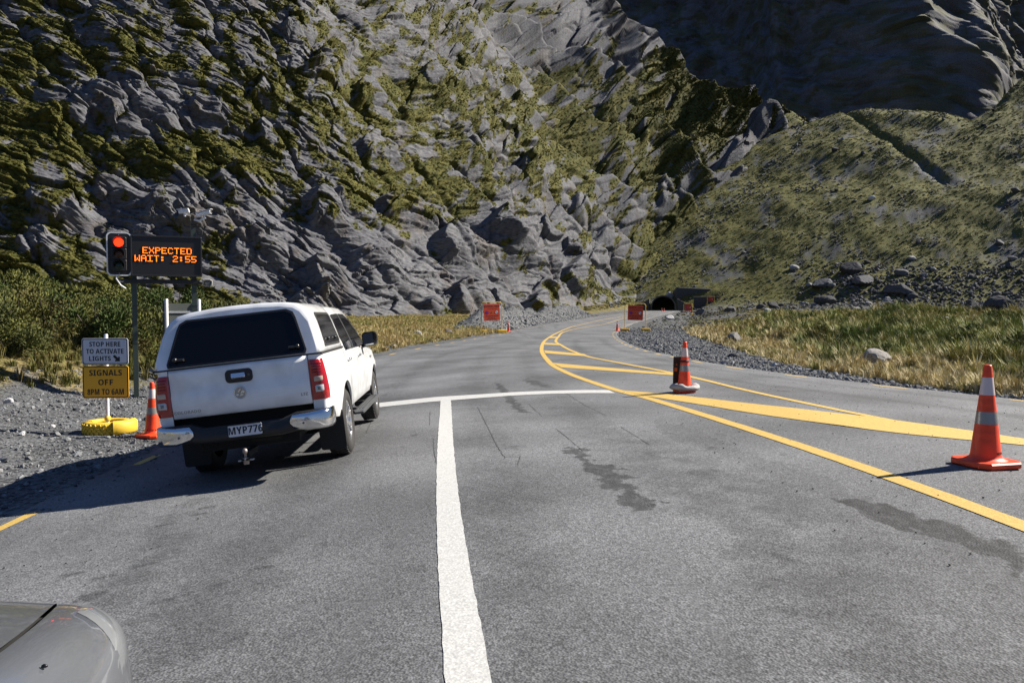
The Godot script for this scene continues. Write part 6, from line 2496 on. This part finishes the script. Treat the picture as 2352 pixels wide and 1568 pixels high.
func grass() -> void:
	rng.seed = 701
	var kinds := [tussock_mesh(1, 34, 0.55, 1.0), tussock_mesh(2, 26, 0.75, 0.8), tussock_mesh(3, 40, 0.38, 1.3)]
	var xf := [[], [], []]
	var cc := [PackedColorArray(), PackedColorArray(), PackedColorArray()]
	var straw := Color(0.42, 0.325, 0.145)
	var pale := Color(0.62, 0.53, 0.33)
	var green := Color(0.25, 0.26, 0.075)
	var deep := Color(0.12, 0.155, 0.04)
	var add := func(x: float, d: float, sc: float, c: Color, k: int) -> void:
		xf[k].append(Transform3D(Basis(Vector3.UP, rng.randf() * TAU).scaled(Vector3(sc, sc * rng.randf_range(0.75, 1.2), sc)), ground(x, d)))
		cc[k].append(c * rng.randf_range(0.75, 1.25))
	for i in 52000:              # the field beyond the far lane
		var d := 12.5 + 72.0 * pow(rng.randf(), 1.5)
		var x := d * rng.randf_range(0.08, 0.74)
		var f := x - tab(t_field, d)
		if f < 0 or rng.randf() > grassy(x, d): continue
		if d > 62 and rng.randf() < (d - 62) / 30.0: continue
		var edge := 1.0 - sstep(1.0, 5.5, f + n_patch2.get_noise_2d(x, d) * 2.0)
		var k1 := n_patch.get_noise_2d(x * 1.5, d * 1.5)
		var k2 := n_patch2.get_noise_2d(x * 0.8, d * 0.8)
		var far := sstep(34, 52, d)
		var c := green.lerp(deep, clampf(0.25 + k1 * 1.6, 0, 1))
		c = c.lerp(straw, clampf(edge * 0.75 + far * 0.30 - 0.12 + k2 * 1.0, 0, 1))
		if rng.randf() < edge * 0.5 + 0.08: c = c.lerp(pale, 0.8)
		var sc := rng.randf_range(0.40, 0.85) * (0.62 if edge > 0.6 else 1.0) * (1.0 + 0.004 * d)
		if k1 > 0.12: sc *= 1.35
		add.call(x, d, sc, c, rng.randi() % 3)
	for i in 15000:              # the verge under the rock wall
		var d := 24.0 + 44.0 * pow(rng.randf(), 1.1)
		var x := tab(t_bank, d) + 0.5 - rng.randf() * rng.randf() * 14.0
		if rng.randf() > grassy(x, d) + 0.05: continue
		var k2 := n_patch2.get_noise_2d(x * 0.8, d * 0.8)
		var c := straw.lerp(green, clampf(0.15 + k2 * 1.6, 0, 1))
		if rng.randf() < 0.2: c = c.lerp(pale, 0.6)
		add.call(x, d, rng.randf_range(0.22, 0.5), c, rng.randi() % 3)
	for i in 9000:               # out to the foot of the wall
		var d := 60.0 + 62.0 * rng.randf()
		var x := tab(t_bank, d) - rng.randf() * 32.0
		var c := straw.lerp(green, clampf(0.3 + n_patch2.get_noise_2d(x * 0.4, d * 0.4) * 1.4, 0, 1))
		add.call(x, d, rng.randf_range(0.35, 0.7), c, rng.randi() % 3)
	for i in 7000:               # under and before the shrubs of the bank
		var d := 12.0 + 22.0 * rng.randf()
		var x := tab(t_bank, d) - 0.2 - rng.randf() * 14.0
		if x / d < -0.75: continue
		var c := Color(0.12, 0.13, 0.032).lerp(Color(0.17, 0.135, 0.05), rng.randf())
		add.call(x, d, rng.randf_range(0.35, 0.65), c, rng.randi() % 3)
	for k in 3:
		tag(scatter("grass", kinds[k], leaf_material(), xf[k], cc[k]), ["tufted green and straw grass of the roadside field and verge", "tall thin seeding grass of the roadside field and verge", "low spreading grass of the roadside field and verge"][k], "grass", "", "stuff")
	print("grass ", xf[0].size() + xf[1].size() + xf[2].size())
	# mats of alpine turf on the fan and the mound
	var tx := []
	var tc := PackedColorArray()
	for i in 74000:
		var p := far_spot(1340, 76.0, 395.0)
		var d := -p.z
		if off_limits(p) or rng.randf() > grassy(p.x, d) * 0.9 + 0.1: continue
		var w := rng.randf_range(1.6, 4.2) / FOCAL * d
		tx.append(Transform3D((Basis(Vector3.UP, rng.randf() * TAU) * Basis(Vector3.RIGHT, -PI / 2)).scaled(Vector3(w, w * 0.55, w)), p))
		var k := clampf(0.5 + n_patch2.get_noise_2d(p.x * 0.25, d * 0.25) * 1.2, 0, 1)
		tc.append(Color(0.095, 0.100, 0.028).lerp(Color(0.20, 0.18, 0.055), k) * rng.randf_range(0.7, 1.3))
	tag(scatter("turf", tuft_mesh(), leaf_material(), tx, tc), "low olive turf covering the scree slope", "turf", "", "stuff")
	print("turf ", tx.size())

# leaves spread through a lumpy crown, with twigs
func shrub_mesh(sd: int, leaves: int, leaf: float, tips: Color, tip_share: float) -> ArrayMesh:
	var r := RandomNumberGenerator.new()
	r.seed = sd
	var lobes := []
	for i in 11:
		var a := r.randf() * TAU
		var q := sqrt(r.randf()) * 0.62
		lobes.append([Vector3(cos(a) * q, r.randf_range(0.25, 0.80) * (1.15 - q * 0.6), sin(a) * q), r.randf_range(0.20, 0.36), r.randf_range(0.75, 1.25)])
	var st := surf()
	for i in leaves:
		var l: Array = lobes[r.randi() % lobes.size()]
		var d := Vector3(r.randfn(), r.randfn(), r.randfn()).normalized()
		var c: Vector3 = l[0] + d * l[1] * pow(r.randf(), 0.45)
		if c.y < 0.02: c.y = r.randf() * 0.15
		var up := (d + Vector3.UP * 0.9 + Vector3(r.randfn(), r.randfn(), r.randfn()) * 0.45).normalized()
		var side := up.cross(Vector3(r.randfn(), r.randfn(), r.randfn())).normalized()
		var s := leaf * r.randf_range(0.6, 1.4)
		var v: float = l[2] * r.randf_range(0.65, 1.3)
		var col := Color(v, v, v * 0.9)
		if d.y > 0.2 and r.randf() < tip_share: col = tips * r.randf_range(0.8, 1.2)
		st.set_color(col)
		tri(st, c - side * s * 0.32, c + up * s, c + side * s * 0.32)
		tri(st, c - side * s * 0.32, c + side * s * 0.32, c - up * s * 0.35)
	st.generate_normals()
	return st.commit()

func stem_mesh(sd: int) -> ArrayMesh:
	var r := RandomNumberGenerator.new()
	r.seed = sd
	var st := surf()
	for i in 7:
		var a := TAU * i / 7 + r.randf()
		var q := r.randf_range(0.2, 0.6)
		tube(st, [Vector3(cos(a) * 0.05, -0.1, sin(a) * 0.05), Vector3(cos(a) * q * 0.5, 0.35, sin(a) * q * 0.5), Vector3(cos(a) * q, r.randf_range(0.55, 0.85), sin(a) * q)], 0.012, 4, false)
	st.generate_normals()
	return st.commit()

func shrubs() -> void:
	rng.seed = 801
	var leafy := leaf_material()
	var wood := mat("twig", lin(0.06, 0.045, 0.035), 0.9)
	var kinds := []
	var looks := [
		["dense dark green shrub on the bank behind the signal", Color(0.060, 0.085, 0.022), Color(1.8, 1.7, 1.2), 0.10, 0.055],
		["olive brown heathy shrub on the bank behind the signal", Color(0.105, 0.092, 0.032), Color(1.5, 1.2, 0.8), 0.15, 0.045],
		["yellow green shrub with light tips on the bank behind the signal", Color(0.125, 0.130, 0.036), Color(2.0, 1.9, 1.4), 0.25, 0.05],
		["shrub with whitish flower heads on the bank behind the signal", Color(0.085, 0.095, 0.030), Color(3.6, 3.4, 4.2), 0.30, 0.05],
		["grassy tangled shrub with thin leaves at the bank's foot", Color(0.100, 0.105, 0.028), Color(1.7, 1.5, 0.8), 0.2, 0.075],
		["shrub turning orange at the edge of the shrub bank", Color(0.20, 0.10, 0.018), Color(3.0, 1.8, 0.6), 0.35, 0.05]]
	for i in looks.size():
		var l: Array = looks[i]
		var m: StandardMaterial3D = leafy.duplicate()
		m.resource_name = "shrub_leaf"
		m.albedo_color = (l[1] as Color).linear_to_srgb()
		var o := thing("shrub", l[0], "shrub", Vector3.ZERO, 0.0, "shrubs on the bank")
		show_mesh("foliage", shrub_mesh(900 + i, 2600, l[4], l[2], l[3]), m, o)
		show_mesh("stem", stem_mesh(950 + i), wood, o)
		kinds.append(o)
	var used := [0, 0, 0, 0, 0, 0]
	var put := func(k: int, x: float, d: float, size: float) -> void:
		var p := ground(x, d) + Vector3(0, -0.08, 0)
		var o: Node3D = kinds[k] if used[k] == 0 else copy(kinds[k], p)
		used[k] += 1
		o.transform = Transform3D(Basis(Vector3.UP, rng.randf() * TAU).scaled(Vector3(size, size * rng.randf_range(0.8, 1.1), size)), p)
	put.call(5, -13.6, 19.2, 0.9)
	for i in 240:
		var d := 14.5 + 21.0 * rng.randf()
		var xb := tab(t_bank, d)
		var x := xb - 0.7 - rng.randf() * 13.0
		if x / d < -0.80: continue
		var deep := (xb - x)
		if d > 27.0 and rng.randf() < 0.5: continue
		var k := rng.randi() % 5
		if deep < 1.2 and rng.randf() < 0.4: k = 4
		put.call(k, x, d, rng.randf_range(0.75, 1.35) * (0.65 if deep < 1.5 else 1.0))
	# low scrub in the field across the road
	for i in 110:
		var d := 16.0 + 40.0 * rng.randf()
		var x := d * rng.randf_range(0.36, 0.72)
		if x - tab(t_field, d) < 3.5: continue
		var k: int = [0, 4, 2][rng.randi() % 3]
		put.call(k, x, d, rng.randf_range(0.5, 0.95))
		var last: Node3D = get_child(get_child_count() - 1)
		last.set_meta("label", "low %s scrub bush in the grassy field across the road" % ["dark green", "tangled olive", "yellow green"][[0, 4, 2].find(k)])
		last.set_meta("group", "scrub in the field")

# ---------------------------------------------------------------- scene
func _ready() -> void:
	light_and_lens()
	land_tables()
	build_ground()
	rock_wall()
	far_cliff()
	build_road()
	pickup()
	near_car()
	cones()
	rockfall_signs()
	message_signal()
	stop_here_sign()
	sign_back()
	tunnel()
	gravel()
	boulders()
	shrubs()
	grass()

func light_and_lens() -> void:
	var cam := Camera3D.new()
	cam.name = "camera"
	cam.fov = rad_to_deg(2.0 * atan(784.0 / FOCAL))
	cam.near = 0.05
	cam.far = 3000.0
	cam.position = EYE
	cam.rotation.x = -atan(72.0 / FOCAL)
	add_child(cam)
	var sky := ProceduralSkyMaterial.new()
	sky.sky_top_color = lin(0.06, 0.13, 0.32)
	sky.sky_horizon_color = lin(0.22, 0.32, 0.48)
	sky.ground_bottom_color = lin(0.05, 0.05, 0.05)
	sky.ground_horizon_color = lin(0.08, 0.08, 0.08)
	sky.sky_curve = 0.15
	var env := Environment.new()
	env.background_mode = Environment.BG_SKY
	env.sky = Sky.new()
	env.sky.sky_material = sky
	env.background_energy_multiplier = 0.45
	env.tonemap_mode = Environment.TONE_MAPPER_LINEAR
	env.tonemap_exposure = 2.3
	env.sdfgi_enabled = true
	env.ssao_enabled = true
	env.ssil_enabled = true
	var we := WorldEnvironment.new()
	we.name = "environment"
	we.environment = env
	add_child(we)
	var sun := DirectionalLight3D.new()
	sun.name = "sun"
	sun.light_energy = 1.5
	sun.light_color = Color(1.0, 0.97, 0.92)
	sun.light_angular_distance = 0.5
	sun.shadow_enabled = true
	add_child(sun)
	sun.look_at_from_position(SUN * 50, Vector3.ZERO)
